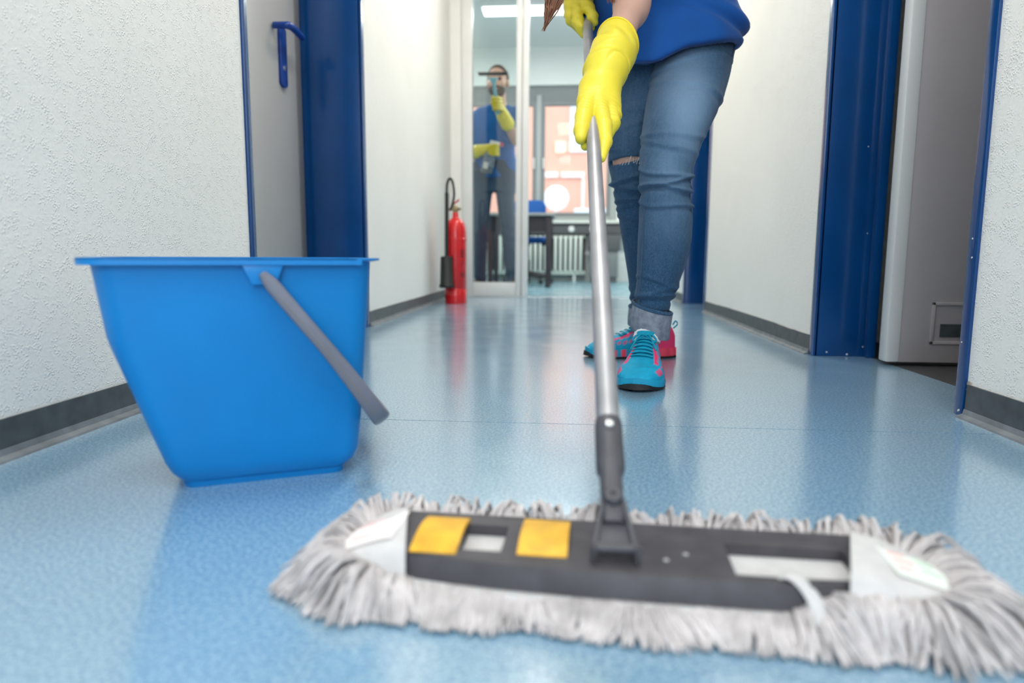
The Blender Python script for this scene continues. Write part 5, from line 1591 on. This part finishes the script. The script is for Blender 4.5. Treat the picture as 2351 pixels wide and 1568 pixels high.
# squeegee on the glass
M['squeegee_blue'] = mat('light_blue_plastic', (0.10, 0.42, 0.56), 0.4)
sq = empty('squeegee', SQH0, 'light blue window squeegee with black blade pressed against the glass', 'squeegee')
hb = MB(); hb.tube([SQH0 - HDIR * 0.05, SQH0 + HDIR * 0.06, SQH1 - HDIR * 0.035], [0.013, 0.0125, 0.0115], 12)
hb.build('grip', M['squeegee_blue'], sq, smooth=True)
hb = MB(); hx_ = np.array([1.0, 0, 0])
hb.rings([[SQH1 - HDIR * 0.045 + hx_ * sx * 0.012 + np.array([0, sy * 0.007, 0]) for sx, sy in ((-1, -1), (1, -1), (1, 1), (-1, 1))], [SQH1 + hx_ * sx * 0.034 + np.array([0, sy * 0.006, 0]) for sx, sy in ((-1, -1), (1, -1), (1, 1), (-1, 1))]])
hb.build('head', M['squeegee_blue'], sq, bevel=0.002)
a, c = at(1099, 170, 4.92), at(1165, 170, 4.92)
box('channel', (a[0], 4.908, a[2] - 0.010), (c[0], 4.932, a[2] + 0.010), M['black'], sq, 0.003)
box('rubber_blade', (a[0] - 0.004, 4.8855, a[2] - 0.001), (c[0] + 0.004, 4.908, a[2] + 0.004), M['black'], sq)

# spray bottle in his other hand
M['bottle'] = mat('clear_bottle_plastic', (0.80, 0.86, 0.90), 0.12, trans=0.75, ior=1.3)
M['bottle_liquid'] = mat('blue_cleaner', (0.02, 0.22, 0.55), 0.2)
M['white_plastic'] = mat('white_plastic', (0.82, 0.82, 0.82), 0.35)
M['red_plastic'] = mat('red_plastic', (0.65, 0.03, 0.08), 0.35)
sb = empty('spray_bottle', SPB, 'spray bottle with white and red trigger head held in a yellow glove', 'bottle')
ad = (SPA - SPB) / np.linalg.norm(SPA - SPB)
ax_ = np.cross(np.array([0, 1.0, 0]), ad); ax_ /= np.linalg.norm(ax_); ay_ = np.cross(ad, ax_)
BMt = frame_m(SPB, ax_, ay_, ad)
LB = float(np.linalg.norm(SPA - SPB))
sec2 = lambda w, d_, z: [(p[0], p[1], z) for p in rrect(-w, w, -d_, d_, min(w, d_) * 0.6, 0, 5)]
MB().rings([sec2(0.038, 0.026, 0), sec2(0.042, 0.029, 0.008), sec2(0.042, 0.029, 0.11), sec2(0.036, 0.024, 0.145), sec2(0.020, 0.018, 0.175), sec2(0.014, 0.014, 0.19), sec2(0.014, 0.014, LB - 0.02)], M=BMt).build('bottle', M['bottle'], sb, smooth=True, auto=50)
MB().rings([sec2(0.036, 0.024, 0.004), sec2(0.039, 0.026, 0.010), sec2(0.039, 0.026, 0.055)], M=BMt).build('liquid', M['bottle_liquid'], sb, smooth=True, auto=50)
box('label', (-0.028, -0.0305, 0.030), (0.006, -0.0292, 0.075), M['white_plastic'], sb, M=BMt)
b = MB(); b.rings([[(x_, -0.014, z_) for x_, z_ in ((-0.02, LB - 0.02), (0.055, LB - 0.005), (0.055, LB + 0.020), (-0.02, LB + 0.022))], [(x_, 0.014, z_) for x_, z_ in ((-0.02, LB - 0.02), (0.055, LB - 0.005), (0.055, LB + 0.020), (-0.02, LB + 0.022))]], M=BMt)
th_ = b.build('trigger_head', M['white_plastic'], sb, bevel=0.004)
b = MB(); b.box((0.053, -0.011, LB - 0.005), (0.078, 0.011, LB + 0.021), BMt); b.build('nozzle', M['red_plastic'], th_, bevel=0.003)
b = MB(); b.tube(smooth_path([(0.030, 0, LB - 0.005), (0.036, 0, LB - 0.04), (0.026, 0, LB - 0.075)], 10), [0.007, 0.006, 0.004], 8, M=BMt); b.build('trigger', M['red_plastic'], th_, smooth=True)
